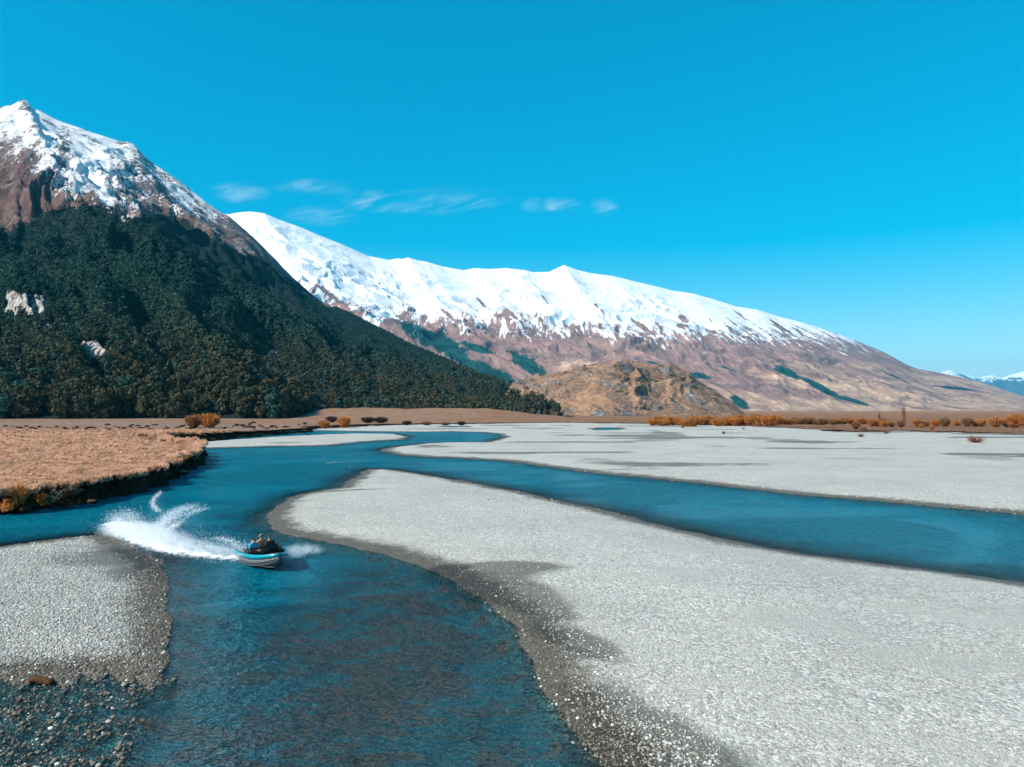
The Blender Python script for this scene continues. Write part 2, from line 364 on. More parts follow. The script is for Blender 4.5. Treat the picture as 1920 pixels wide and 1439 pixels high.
body = t.n('MixShader', {0: t.math('MULTIPLY', t.sm(dep, 0.10, 1.0), 0.86), 1: clear, 2: milk}).outputs[0]
gl = t.n('BsdfGlossy', {'Color': (.62, .93, 1, 1), 'Roughness': 0.07, 'Normal': nrm}).outputs[0]
sh = t.n('MixShader', {0: fres, 1: body, 2: gl}).outputs[0]
t.link(sh, t.out.inputs[0]); M_WATER = t.m
sel = slice(0, None, 1)
wr = np.where(rows < 420)[0]
Zw = Z[wr]; F2 = grid_faces(len(wr), nc); zf = Zw.reshape(-1)[F2].min(1)
Vw = np.stack([XX[wr], YY[wr], np.zeros_like(Zw)], -1).reshape(-1, 3)
Vs, Fs, ex = compact(Vw, F2[zf < 0.02], {'depth': np.clip(-Zw, 0, 3).reshape(-1)})
me = mesh_np('river_water', Vs, Fs); attr(me, 'depth', ex['depth'])
water = obj('river_water', me, M_WATER, kind='structure')

# ------------------------------------------------------------------ mountains: crest and foot lines joined by an eroded slope
def loft(crest, foot_fn, cols, rws, prof, gul_amp, gul_len, seed, back=0.35, px0=None, px1=None, rough_amp=10.0, rl=60.0):
    C = np.array(crest, float); px = np.linspace(px0, px1, cols)
    py = np.interp(px, C[:, 0], C[:, 1]); D = np.interp(px, C[:, 0], C[:, 2])
    rp = np.array([at_dist(a, b, d) for a, b, d in zip(px, py, D)])
    fp = np.array([foot_fn(a, b) for a, b in zip(px, py)])
    v = np.concatenate([np.linspace(0, 1, rws) ** 1.0, 1 + np.linspace(0.02, back, 24)])
    L = np.linalg.norm(rp - fp, axis=1)
    s = np.concatenate([[0], np.cumsum(np.linalg.norm(np.diff((rp + fp) / 2, axis=0), axis=1))])
    VV, S = np.meshgrid(v, s, indexing='ij'); T = VV * L[None, :]
    Vf = np.minimum(VV, 1)
    k = np.where(VV <= 1, VV, VV)
    P = fp[None] + (rp - fp)[None] * k[..., None]
    hgt = rp[None, :, 2] - fp[None, :, 2]
    zfrac = np.where(VV <= 1, prof(Vf), 1 - (VV - 1) * 1.6)
    P[..., 2] = fp[None, :, 2] + hgt * zfrac
    wx = fbm(S / (gul_len * 2.2), T / (gul_len * 2.2), seed + 1, 3) * gul_len * 0.9
    g = ridged((S + wx) / gul_len, T / (gul_len * 3.2), seed + 2, 5, 0.52)
    env = np.sin(np.clip(Vf, 0, 1) * math.pi) ** 0.7 * (1 - 0.25 * Vf)
    P[..., 2] += gul_amp * (g - 0.45) * env * np.clip(hgt / hgt.max(), 0.08, 1)
    P[..., 2] += rough_amp * fbm(S / rl, T / (rl * 2.2), seed + 30, 4) * np.clip(env + 0.12, 0, 1)
    return P, g, Vf, px
# near mountain on the left
m1 = [(-1700,300,3000),(-1200,250,3300),(-800,240,3600),(-500,200,3700),(-250,212,3800),(-100,232,3800),(-40,214,3800),(0,203,3800),(12,198,3800),(20,199,3800),(30,193,3800),(38,189,3800),(45,187,3800),(53,192,3800),(60,203,3795),
    (75,208,3790),(100,222,3780),(125,232,3760),(150,240,3740),(175,250,3720),(200,257,3700),(225,266,3680),(240,266,3660),(248,269,3660),(256,276,3640),(270,292,3620),(290,309,3580),(310,322,3540),
    (330,335,3500),(350,350,3460),(370,366,3420),(390,382,3380),(410,396,3340),(425,403,3310),(440,415,3280),(460,432,3240),(480,450,3200),(500,470,3150),(520,490,3100),(540,512,3050),(560,530,3000),
    (580,548,2930),(600,564,2860),(620,574,2780),(640,580,2700),(660,588,2600),(690,604,2500),(720,618,2380),(760,640,2220),(800,658,2060),(850,679,1860),(900,700,1660),(950,718,1460),(985,730,1330),
    (1010,742,1220),(1030,756,1130),(1045,771,1060),(1058,786,1000),(1080,800,960)]
def foot1(px, py):
    f = px + 0.72 * max(0, 775 - py)
    d = np.interp(f, [-1500, 0, 340, 560, 620, 850, 1060], [480, 500, 530, 545, 745, 760, 720])
    x = (f - CX) / FPX * d
    return (x, d, -4.0)
M1, G1, VF1, PX1 = loft(m1, foot1, 760, 330, lambda v: 0.80 * v + 0.20 * v ** 2.2, 150, 300, 100, px0=-1600, px1=1075, rough_amp=18)
x1, y1 = pix(M1)
def treeline(px): return np.interp(px, [-600, -100, 0, 40, 80, 110, 150, 200, 235, 250, 262, 300, 345, 375, 400, 430, 460, 500, 540, 580, 610, 650, 700, 1060],
                                         [430, 440, 438, 432, 402, 385, 386, 398, 412, 428, 415, 408, 412, 425, 450, 470, 480, 498, 525, 555, 570, 560, 560, 600])
def snowline(px): return np.interp(px, [-600, -100, 0, 60, 100, 140, 190, 240, 258, 270, 300, 340, 400, 450, 500, 560, 700],
                                         [262, 274, 286, 322, 350, 378, 404, 430, 424, 400, 392, 405, 428, 440, 465, 500, 510])
jit = fbm(M1[..., 0] / 130, M1[..., 1] / 130, 140, 4)
forest1 = np.clip((y1 - treeline(x1) + jit * 22) / 10, -1, 1)
# bare ground in the forest: pale slips and the shrubby toe of the spur
slip = np.zeros_like(x1)
for (sx, sy, ax, ay) in [(50, 578, 34, 22), (22, 562, 14, 16), (97, 612, 11, 10), (170, 655, 26, 12), (190, 668, 18, 8), (512, 661, 7, 4), (473, 648, 4, 5), (340, 614, 5, 4), (700, 694, 6, 4)]:
    slip = np.maximum(slip, 1.35 - np.sqrt(((x1 - sx) / ax) ** 2 + ((y1 - sy) / ay) ** 2) + jit * 0.7)
slip = np.clip(slip * 3, 0, 1); slipx = np.zeros_like(x1)
for (sx, sy, ax, ay) in [(50, 584, 38, 30), (22, 570, 16, 24), (97, 618, 14, 16), (175, 667, 34, 22), (512, 668, 11, 12), (473, 656, 7, 11), (340, 620, 6, 8), (700, 700, 8, 8)]:
    slipx = np.maximum(slipx, 1.25 - np.sqrt(((x1 - sx) / ax) ** 2 + ((y1 - sy) / ay) ** 2) + jit * 0.5)
scrub = sstep(0.0, 0.25, fbm(M1[..., 0] / 90, M1[..., 1] / 90, 160, 4) + sstep(830, 1040, x1) * 0.55 - 0.25) * sstep(800, 880, x1)
snow1 = (snowline(x1) - y1) / 70.0
rocky = 0.55 * np.maximum(0, 1.3 - np.sqrt(((x1 - 262) / 62) ** 2 + ((y1 - 335) / 75) ** 2)) + np.maximum(0, 0.9 - np.sqrt(((x1 - 120) / 22) ** 2 + ((y1 - 275) / 50) ** 2)) + np.maximum(0, 0.9 - np.sqrt(((x1 - 45) / 13) ** 2 + ((y1 - 196) / 14) ** 2)) \
      + np.maximum(0, 0.8 - np.sqrt(((x1 - 60) / 30) ** 2 + ((y1 - 290) / 40) ** 2)) * 0.7 + sstep(400, 470, x1) * 0.9
rocky += 0.8 * np.clip(G1 - 0.55, 0, 1) + 0.55 * sstep(.1, .4, fbm(M1[..., 0] / 130, M1[..., 1] / 130, 177, 4))
t = NT('alpine slope near')
s_ = t.att('snow'); ro = t.att('rocky'); fo = t.att('forest'); sl = t.att('slip'); scb = t.att('scrub')
FL = dict(rot=(0, 0, R(-35)))
nA = t.cn(0.010, 8, 0.68); nB = t.cn(0.035, 8, 0.72); nC = t.cn(0.11, 5, 0.72)
wv = t.cn(0.016, 8, 0.72, vec=t.vec((1.7, 0.36, 0.14), **FL)); wv2 = t.cn(0.045, 6, 0.7, vec=t.vec((1.6, 0.45, 0.2), **FL), dist=.5)
rock = t.mix(nC, t.mix(nB, (0.04, 0.034, 0.034), (0.13, 0.11, 0.105)), t.mix(nB, (0.10, 0.085, 0.08), (0.26, 0.235, 0.23)))
turf = t.mix(wv2, t.mix(nA, (0.045, 0.030, 0.030), (0.12, 0.066, 0.056)), t.mix(nB, (0.10, 0.060, 0.052), (0.21, 0.13, 0.10)))
grd = t.mix(t.sm(t.math('ADD', ro, t.math('MULTIPLY', t.math('SUBTRACT', nB, 0.5), 0.8)), 0.25, 0.8), turf, rock)
sf = t.math('ADD', s_, t.math('MULTIPLY', t.math('SUBTRACT', wv, 0.45), 0.55)); sf = t.math('ADD', sf, t.math('MULTIPLY', t.math('SUBTRACT', wv2, 0.5), 0.45)); sf = t.math('ADD', sf, t.math('MULTIPLY', t.math('SUBTRACT', nC, 0.5), 0.60))
rk = t.math('MULTIPLY', t.math('ADD', ro, 0.30), t.math('ADD', t.math('MULTIPLY', nB, 0.9), t.math('MULTIPLY', wv2, 0.9)))
sf = t.math('SUBTRACT', t.math('MINIMUM', sf, 0.75), rk)
c = t.mix(t.sm(sf, -0.20, 0.22), grd, t.mix(nA, (0.72, 0.74, 0.77), (0.82, 0.82, 0.82)))
shr = t.mix(nC, t.mix(nB, (0.018, 0.026, 0.02), (0.05, 0.045, 0.035)), t.mix(nB, (0.05, 0.045, 0.032), (0.15, 0.095, 0.07)))
flo = t.mix(scb, (0.008, 0.02, 0.018), shr)
c = t.mix(t.sm(t.math('ADD', fo, t.math('MULTIPLY', t.math('SUBTRACT', nB, 0.5), 0.5)), -0.05, 0.05), c, flo)
cliff = t.mix(nC, t.mix(nB, (0.10, 0.085, 0.075), (0.34, 0.30, 0.27)), t.mix(nB, (0.36, 0.33, 0.30), (0.66, 0.62, 0.58)))
c = t.mix(t.sm(t.math('MULTIPLY', sl, t.math('ADD', .25, t.math('ADD', t.math('MULTIPLY', nC, .6), t.math('MULTIPLY', nB, .6)))), 0.5, 0.7), c, cliff)
t.principled(c, 0.9, 0.15, normal=t.bump(t.math('ADD', nB, t.math('MULTIPLY', nC, 0.45)), 0.6, 11.0)); M_M1 = t.m
me = mesh_np('snowy_mountain', M1.reshape(-1, 3), grid_faces(*M1.shape[:2]))
for k, a in (('snow', snow1), ('rocky', rocky), ('forest', forest1), ('slip', slip), ('scrub', scrub)): attr(me, k, a)
obj('mountain_slope', me, M_M1, kind='structure')

# long snowy range behind
m2 = [(200,470,8300),(300,425,8400),(380,402,8500),(430,402,8500),(445,399,8500),(470,397,8500),(495,400,8500),(520,411,8550),(560,425,8600),(600,442,8650),(640,458,8700),(690,480,8800),(730,488,8850),(745,485,8850),(757,486,8850),(765,483,8850),
    (785,489,8900),(800,491,8900),(830,500,8950),(870,507,9000),(890,503,9050),(920,505,9100),(950,503,9150),(985,507,9200),(1000,511,9250),(1030,510,9300),(1045,503,9350),(1058,497,9350),(1070,502,9350),(1085,507,9400),(1110,513,9400),
    (1150,518,9450),(1190,528,9500),(1220,535,9500),(1260,545,9500),(1300,551,9500),(1340,562,9500),(1380,575,9500),(1420,581,9500),(1460,594,9500),(1500,604,9450),(1540,616,9400),(1580,630,9350),(1620,645,9300),(1660,662,9200),
    (1700,684,9100),(1720,692,9000),(1760,699,8800),(1800,707,8600),(1850,721,8300),(1890,734,8100),(1920,744,8000),(1980,757,7800),(2080,775,7500)]
def foot2(px, py):
    f = px + 1.15 * max(0, 772 - py); d = np.interp(f, [400, 1000, 1400, 2080], [3000, 3000, 3300, 4200])
    return ((f - CX) / FPX * d, d, -10.0)
M2, G2, VF2, PX2 = loft(m2, foot2, 900, 230, lambda v: 0.62 * v + 0.38 * v ** 2.0, 135, 420, 200, px0=210, px1=2070, rough_amp=6, rl=140)
x2, y2 = pix(M2)
snl = np.interp(x2, [200, 440, 560, 620, 700, 760, 800, 900, 1000, 1100, 1200, 1300, 1400, 1500, 1600, 1660], [560, 560, 545, 575, 600, 590, 598, 608, 615, 622, 628, 632, 630, 632, 642, 640])
snow2 = (snl - y2) / 45.0 - np.clip(G2 - 0.62, 0, 1) * 1.0
for (bx, by, ax, ay, rt) in [(693, 512, 26, 7, 1.05), (718, 540, 24, 6, .95), (608, 545, 20, 4, .7), (640, 570, 30, 5, .7), (1282, 596, 12, 8, .5), (1278, 612, 10, 5, .2), (1385, 588, 22, 3, .6), (1120, 575, 24, 3, .8), (1020, 560, 20, 3, .9), (900, 565, 24, 3, .8), (765, 487, 9, 3, .1), (960, 590, 26, 3, .7), (1200, 610, 30, 4, .6), (1460, 612, 24, 3, .55), (560, 470, 30, 3, .5), (840, 590, 24, 3, .7)]:
    dx, dy = x2 - bx, y2 - by; c, s_ = math.cos(rt), math.sin(rt)
    snow2 -= 1.25 * np.clip(1.3 - np.sqrt(((dx * c + dy * s_) / ax) ** 2 + ((-dx * s_ + dy * c) / ay) ** 2), 0, 1)
bush = np.full(x2.shape, -2.0)
for (bx, by, ax, ay, rt) in [(985, 682, 42, 15, .55), (900, 690, 90, 12, .4), (820, 640, 75, 18, .45), (780, 620, 40, 12, .4), (900, 655, 40, 7, .3), (1225, 680, 24, 2.5, .1), (1478, 700, 30, 10, .35), (1540, 728, 60, 7, .48), (1600, 752, 40, 5, .3), (1310, 705, 30, 7, .2), (1385, 755, 22, 9, .6), (1360, 690, 26, 2, .3), (1680, 708, 30, 2, .4), (1790, 728, 40, 3, .12)]:
    dx, dy = x2 - bx, y2 - by; c, s_ = math.cos(rt), math.sin(rt)
    bush = np.maximum(bush, 1 - np.sqrt(((dx * c + dy * s_) / ax) ** 2 + ((-dx * s_ + dy * c) / ay) ** 2))
tan = sstep(0.0, 0.35, fbm(M2[..., 0] / 900, M2[..., 1] / 900, 260, 4) + 0.9 * (y2 - 690) / 80 + 0.35 * np.clip(G2 - 0.4, -1, 1))
t = NT('alpine slope far')
s_ = t.att('snow'); bu = t.att('bush'); ta = t.att('tan')
nA = t.cn(0.0028, 8, 0.68); nB = t.cn(0.011, 8, 0.72); nC = t.cn(0.03, 5, .7)
wv = t.cn(0.006, 8, 0.72, vec=t.vec((2.1, 0.22, 0.10), rot=(0, 0, R(-3))), dist=.25); wv2 = t.cn(0.016, 6, 0.7, vec=t.vec((1.8, 0.25, 0.10), rot=(0, 0, R(2))))
heath = t.mix(t.math('MULTIPLY', nC, .7), t.mix(nA, (0.15, 0.095, 0.09), (0.25, 0.155, 0.135)), t.mix(wv2, (0.21, 0.135, 0.125), (0.38, 0.25, 0.205)))
tanc = t.mix(nB, t.mix(nC, (0.25, 0.16, 0.115), (0.38, 0.25, 0.175)), t.mix(wv2, (0.40, 0.265, 0.185), (0.56, 0.39, 0.28)))
grd = t.mix(t.math('MULTIPLY', ta, t.sm(t.math('ADD', t.math('MULTIPLY', nA, .6), t.math('MULTIPLY', wv, .4)), 0.15, 0.6)), heath, tanc)
grd = t.mix(t.sm(t.math('ADD', bu, t.math('MULTIPLY', t.math('SUBTRACT', t.math('ADD', t.math('MULTIPLY', nB, .4), t.math('MULTIPLY', wv, .6)), 0.5), 0.8)), 0.0, 0.3), grd, t.mix(nB, (0.004, 0.038, 0.038), (0.014, 0.068, 0.066)))
sf = t.math('ADD', s_, t.math('MULTIPLY', t.math('SUBTRACT', wv, 0.5), 0.95)); sf = t.math('ADD', sf, t.math('MULTIPLY', t.math('SUBTRACT', wv2, 0.5), 0.65))
c = t.mix(t.sm(sf, -0.05, 0.16), grd, t.mix(nA, (0.70, 0.715, 0.74), (0.80, 0.80, 0.80)))
t.principled(c, 0.9, 0.1, normal=t.bump(t.math('ADD', nB, nA), 0.30, 30.0)); M_M2 = t.m
me = mesh_np('snowy_range', M2.reshape(-1, 3), grid_faces(*M2.shape[:2]))
for k, a in (('snow', snow2), ('bush', bush), ('tan', tan)): attr(me, k, a)
obj('mountain_range', me, M_M2, kind='structure')

# rocky brown hill in the middle
hl = [(900,760,1500),(940,728,1500),(965,716,1500),(985,711,1500),(1010,706,1500),(1030,702,1500),(1055,699,1500),(1075,692,1500),(1095,686,1500),(1115,682,1500),(1135,679,1500),(1160,678,1500),(1180,680,1500),(1200,683,1500),(1222,685,1500),(1240,687,1500),
    (1256,684,1500),(1272,690,1500),(1292,697,1500),(1305,711,1490),(1322,722,1480),(1340,731,1470),(1355,744,1450),(1370,752,1430),(1383,764,1400),(1398,777,1380),(1420,790,1360)]
def footh(px, py):
    d = np.interp(px, [900, 1150, 1400], [960, 900, 1000]); return ((px - CX) / FPX * d, d, -3.0)
MH, GH, VFH, PXH = loft(hl, footh, 420, 170, lambda v: 0.15 * v + 1.5 * v - 0.65 * v * v, 34, 110, 300, px0=902, px1=1418, rough_amp=5)
t = NT('rocky hill')
nA = t.cn(0.016, 7, 0.68); nB = t.cn(0.07, 7, 0.72); nC = t.noise(0.03, 6, 0.7, dist=0.7); nD = t.cn(.2, 4, .7)
gr = t.mix(nD, t.mix(nB, (0.20, 0.11, 0.065), (0.40, 0.235, 0.135)), t.mix(nB, (0.35, 0.21, 0.125), (0.54, 0.345, 0.215)))
gr = t.mix(t.math('MULTIPLY', nA, t.sm(nB, 0.2, 0.7)), gr, t.mix(nD, (0.07, 0.042, 0.038), (0.19, 0.11, 0.088)))
gr = t.mix(t.sm(nC, 0.53, 0.60), gr, t.mix(nD, t.mix(nB, (0.035, 0.04, 0.042), (0.12, 0.12, 0.12)), t.mix(nB, (0.16, 0.155, 0.15), (0.38, 0.37, 0.36))))
gr = t.mix(t.sm(t.noise(0.03, 6, 0.7, vec=t.vec((1, 1, 1.7))), 0.60, 0.64), gr, (0.02, 0.04, 0.032))
t.principled(gr, 0.95, 0.1, normal=t.bump(t.math('ADD', nB, nD), 0.6, 4.0)); M_HILL = t.m
me = mesh_np('rocky_hill', MH.reshape(-1, 3), grid_faces(*MH.shape[:2])); obj('rocky_hill', me, M_HILL, kind='structure')

# far blue mountains
fr = [(1500,735,30000),(1640,715,30000),(1700,712,30000),(1740,706,30000),(1765,699,30000),(1778,694,30000),(1790,697,30000),(1800,702,30000),(1815,703,30000),(1830,709,30000),(1845,706,30000),(1860,704,30000),(1880,709,30000),(1900,701,30000),(1920,697,30000),(1960,688,30000),(2050,700,30000),(2200,688,30000),(2500,700,30000)]
def footf(px, py): return ((px - CX) / FPX * 24000, 24000, -10.0)
MF, GF, VFF, PXF = loft(fr, footf, 420, 70, lambda v: v ** 1.15, 700, 1500, 400, px0=1510, px1=2480, rough_amp=130)
t = NT('distant range')
nA = t.noise(0.0016, 8, 0.7, vec=t.vec((1.5, 0.6, 1)))
sf = t.math('ADD', t.sm(t.z(), 700, 1500), t.math('MULTIPLY', t.math('SUBTRACT', nA, 0.5), 3.0))
t.principled(t.mix(t.sm(sf, 0.62, 0.95), t.mix(nA, (0.05, 0.06, 0.065), (0.10, 0.10, 0.10)), (0.74, 0.77, 0.8)), 0.9, 0.1); M_FAR = t.m
me = mesh_np('distant_mountains', MF.reshape(-1, 3), grid_faces(*MF.shape[:2])); obj('distant_mountains', me, M_FAR, kind='structure')

# ------------------------------------------------------------------ instancing of uncountable stuff
def scatter(name, pts, scales, rots, protos, kindprops, pick=None, parent=None):
    pc = bpy.data.collections.new(name + '_kinds')
    for p in protos: pc.objects.link(p)
    me = bpy.data.meshes.new(name); me.vertices.add(len(pts)); me.vertices.foreach_set('co', np.asarray(pts, np.float32).ravel())
    for nm, v in (('isc', scales), ('irot', rots)):
        a = me.attributes.new(nm, 'FLOAT_VECTOR', 'POINT'); a.data.foreach_set('vector', np.asarray(v, np.float32).ravel())
    a = me.attributes.new('pick', 'INT', 'POINT'); a.data.foreach_set('value', np.asarray(RNG.integers(0, len(protos), len(pts)) if pick is None else pick, np.int32))
    o = obj(name, me, None, parent, **kindprops)
    ng = bpy.data.node_groups.new(name + '_scatter', 'GeometryNodeTree')
    ng.interface.new_socket('Geometry', in_out='INPUT', socket_type='NodeSocketGeometry'); ng.interface.new_socket('Geometry', in_out='OUTPUT', socket_type='NodeSocketGeometry')
    i = ng.nodes.new('NodeGroupInput'); u = ng.nodes.new('NodeGroupOutput'); ip = ng.nodes.new('GeometryNodeInstanceOnPoints')
    ci = ng.nodes.new('GeometryNodeCollectionInfo'); ci.inputs['Collection'].default_value = pc; ci.inputs['Separate Children'].default_value = True; ci.inputs['Reset Children'].default_value = True
    ip.inputs['Pick Instance'].default_value = True
    def na(nm, ty):
        n = ng.nodes.new('GeometryNodeInputNamedAttribute'); n.data_type = ty; n.inputs['Name'].default_value = nm; return n.outputs['Attribute']
    ng.links.new(i.outputs[0], ip.inputs['Points']); ng.links.new(ci.outputs[0], ip.inputs['Instance'])
    ng.links.new(na('isc', 'FLOAT_VECTOR'), ip.inputs['Scale']); ng.links.new(na('pick', 'INT'), ip.inputs['Instance Index'])
    er = ng.nodes.new('FunctionNodeEulerToRotation'); ng.links.new(na('irot', 'FLOAT_VECTOR'), er.inputs[0]); ng.links.new(er.outputs[0], ip.inputs['Rotation'])
    ng.links.new(ip.outputs[0], u.inputs[0])
    md = o.modifiers.new('scatter', 'NODES'); md.node_group = ng
    return o
def proto(name, me, mat):
    o = bpy.data.objects.new(name, me)
    if len(me.materials) == 0: me.materials.append(mat)
    return o
def ground_z(X, Y):
    X = np.asarray(X, float); Y = np.asarray(Y, float)
    return terrain(X, Y)
def gz(x, y): return float(terrain(np.array([x]), np.array([y]))[0][0])

# ------------------------------------------------------------------ plants
def leaf_mesh(name, centers, radii, n, size, seed, flat=0.75, shell=0.55):
    """crown of many small leaf sprays spread through several clumps"""
    r = np.random.default_rng(seed); centers = np.asarray(centers, float); radii = np.asarray(radii, float)
    k = r.choice(len(centers), n, p=radii ** 2 / (radii ** 2).sum())
    d = r.normal(size=(n, 3)); d /= np.linalg.norm(d, axis=1)[:, None]
    rad = radii[k] * (shell + (1 - shell) * r.random(n) ** 0.6)
    c = centers[k] + d * rad[:, None] * np.array([1, 1, flat])
    nn = d * 0.8 + r.normal(size=(n, 3)) * 0.55; nn /= np.linalg.norm(nn, axis=1)[:, None]
    a = np.cross(nn, r.normal(size=(n, 3))); a /= np.linalg.norm(a, axis=1)[:, None]; b = np.cross(nn, a)
    s = size * (0.6 + 0.8 * r.random(n))[:, None]
    V = np.stack([c - a * s - b * s * .6, c + a * s - b * s * .5, c + a * s * .7 + b * s * .6, c - a * s * .6 + b * s * .7], 1).reshape(-1, 3)
    return mesh_np(name, V, np.arange(4 * n).reshape(-1, 4), smooth=False)
def tube(path, radii, seg=6):
    """a tapered limb"""
    P = [Vector(p) for p in path]; V = []; F = []
    for i, p in enumerate(P):
        d = (P[min(i + 1, len(P) - 1)] - P[max(i - 1, 0)]).normalized()
        a = d.orthogonal().normalized(); b = d.cross(a)
        for k in range(seg):
            q = 2 * math.pi * k / seg; V.append(p + (a * math.cos(q) + b * math.sin(q)) * radii[i])
    for i in range(len(P) - 1):
        for k in range(seg):
            F.append((i * seg + k, i * seg + (k + 1) % seg, (i + 1) * seg + (k + 1) % seg, (i + 1) * seg + k))
    return [tuple(v) for v in V], F
def tubes_mesh(name, items, seg=5):
    V, F = [], []
    for path, rad in items:
        v, f = tube(path, rad, seg); o = len(V); V += v; F += [tuple(i + o for i in q) for q in f]
    return mesh_np(name, V, F)

def leafmat(name, dark, light, rnd=0.35, scale=1.2, sheen=0.25):
    t = NT(name); oi = t.n('ObjectInfo').outputs['Random']
    n = t.noise(scale, 3, 0.6)
    c = t.mix(t.sm(n, 0.3, 0.7), dark, light)
    c = t.mix(t.math('MULTIPLY', oi, 1.0), c, t.mix(1.0, c, (1 + rnd * 1.6, 1 + rnd * 0.9, 1 - rnd * 0.2), 'MULTIPLY'))
    d = t.n('BsdfDiffuse', {'Color': c}).outputs[0]; tr = t.n('BsdfTranslucent', {'Color': c}).outputs[0]
    t.link(t.n('MixShader', {0: sheen, 1: d, 2: tr}).outputs[0], t.out.inputs[0]); return t.m
t = NT('beech leaves'); oi = t.n('ObjectInfo').outputs['Random']; n_ = t.cn(0.22, 3, 0.6)
c_ = t.mix(n_, (0.008, 0.036, 0.034), (0.050, 0.125, 0.108)); c_ = t.mix(t.math('MULTIPLY', oi, .8), c_, t.mix(1.0, c_, (1.7, 1.25, 1.1), 'MULTIPLY'))
low_ = t.math('MULTIPLY', t.math('SUBTRACT', 1.0, t.sm(t.z(), 15, 200)), t.sm(t.math('ADD', oi, t.noise(.006, 3, .6)), .45, 1.0))
c_ = t.mix(low_, c_, t.mix(n_, (0.022, 0.032, 0.020), (0.125, 0.108, 0.058)))
d_ = t.n('BsdfDiffuse', {'Color': c_}).outputs[0]; r_ = t.n('BsdfTranslucent', {'Color': c_}).outputs[0]
t.link(t.n('MixShader', {0: .15, 1: d_, 2: r_}).outputs[0], t.out.inputs[0]); M_BEECH = t.m
M_BARK = simple('bark', (0.10, 0.085, 0.07), 0.9, 0.1, vscale=3)
M_WILLOW = leafmat('autumn willow twigs', (0.28, 0.115, 0.035), (0.56, 0.27, 0.09), 0.2, 0.6, 0.35)
M_WILLOWD = leafmat('faded willow twigs', (0.16, 0.085, 0.045), (0.34, 0.19, 0.09), 0.2, 0.6, 0.3)
M_TWIG = leafmat('bare reddish twigs', (0.11, 0.055, 0.04), (0.24, 0.12, 0.075), 0.2, 0.8, 0.1)
M_SCRUB = leafmat('dark scrub', (0.022, 0.018, 0.016), (0.07, 0.052, 0.038), 0.3, 1.5, 0.1)
M_PURPLE = leafmat('purple grey twigs', (0.045, 0.028, 0.032), (0.12, 0.075, 0.075), 0.2, 0.8, 0.1)
M_GREY = leafmat('grey shrub leaves', (0.05, 0.045, 0.04), (0.19, 0.16, 0.135), 0.2, 2.0, 0.1)
M_STRAW = leafmat('straw tussock', (0.58, 0.345, 0.225), (0.92, 0.63, 0.455), 0.1, 0.5, 0.45)
M_FRINGE = leafmat('brown hanging grass', (0.12, 0.06, 0.03), (0.46, 0.26, 0.15), 0.3, 0.7, 0.25)
M_ORANGE = leafmat('orange tussock', (0.30, 0.12, 0.035), (0.55, 0.24, 0.07), 0.2, 2.0, 0.25)

def beech_parts(seed, n, size):
    r = random.Random(seed); cs, rs = [], []
    for i in range(11):
        a = r.uniform(0, 6.28); h = 0.14 + 0.72 * (i + r.random()) / 11; w = 0.27 * (1 - abs(h - 0.45)) * r.uniform(0.5, 1.1)
        cs.append((math.cos(a) * w, math.sin(a) * w, h)); rs.append(r.uniform(0.14, 0.22) * (1.15 - 0.40 * h))
    cs.append((0, 0, 0.93)); rs.append(0.10)
    crown = leaf_mesh('crown', cs, rs, n, size, seed)
    limbs = [([(0, 0, 0), (0.01, 0, 0.3), (0, 0.01, 0.75)], [0.026, 0.019, 0.006])]
    for c in cs[:6]: limbs.append(([(0, 0, max(0.12, c[2] - 0.22)), (c[0] * 0.6, c[1] * 0.6, c[2] - 0.08), c], [0.012, 0.008, 0.003]))
    return crown, tubes_mesh('trunk', limbs, 5)
BEECH = [beech_parts(500 + i, 1000, 0.042) for i in range(5)]
FARB = [leaf_mesh('far_crown', [(0.0, 0, 0.55), (0.16, 0.05, 0.5), (-0.14, -0.1, 0.52), (0.03, 0.1, 0.78), (-0.02, -0.16, 0.68)], [0.24, 0.2, 0.2, 0.17, 0.15], 85, 0.105, 600 + i) for i in range(4)]

# forest on the left mountain
fx, fy, ff = M1[..., 0], M1[..., 1], forest1
rr_, cc_ = M1.shape[:2]
cell = np.argwhere((ff[:-25, :] > 0.05) & (slipx[:-25] < 0.3) & (x1[:-25] > -260) & (x1[:-25] < 1075) & (M1[:-25, :, 2] > 0.5))
area = np.linalg.norm(np.cross(np.gradient(M1, axis=0), np.gradient(M1, axis=1)), axis=-1)
Dm = np.linalg.norm(M1, axis=-1)
dens = area * np.where(Dm < 1100, 1.0, 1.0) / (np.where(Dm < 900, 30, np.clip(30 + (Dm - 900) * 0.026, 30, 78)))
dens *= (1 - 0.85 * scrub) * (1 - .7 * sstep(930, 1045, x1))
nz_ = dens[cell[:, 0], cell[:, 1]]
cnt = RNG.poisson(nz_); idx = np.repeat(np.arange(len(cell)), cnt)
ci_, cj_ = cell[idx, 0], cell[idx, 1]; cj2 = np.minimum(cj_ + 1, cc_ - 1); a_, b_ = RNG.random(len(idx))[:, None], RNG.random(len(idx))[:, None]
tp = M1[ci_, cj_] * (1 - a_) * (1 - b_) + M1[ci_ + 1, cj_] * a_ * (1 - b_) + M1[ci_, cj2] * (1 - a_) * b_ + M1[ci_ + 1, cj2] * a_ * b_
txp, typ = pix(tp)
dist = np.linalg.norm(tp, axis=1)
big_ = np.clip(1.15 - (dist - 500) / 3200, 0.6, 1.15)
hts = (13 + 5 * fbm(tp[:, 0] / 70, tp[:, 1] / 70, 611, 2) + RNG.normal(0, 2.4, len(tp))) * big_
hts = np.clip(hts, 5, 26) * np.clip(1.05 - (dist - 600) / 2600, .62, 1.0) * (1 - .28 * sstep(840, 1010, txp))
order = np.argsort(dist / hts * np.where((txp > -10) & (txp < 1060), 1, 50))
near = order[:300]; rest = order[300:]
near = near[(txp[near] > -20)]
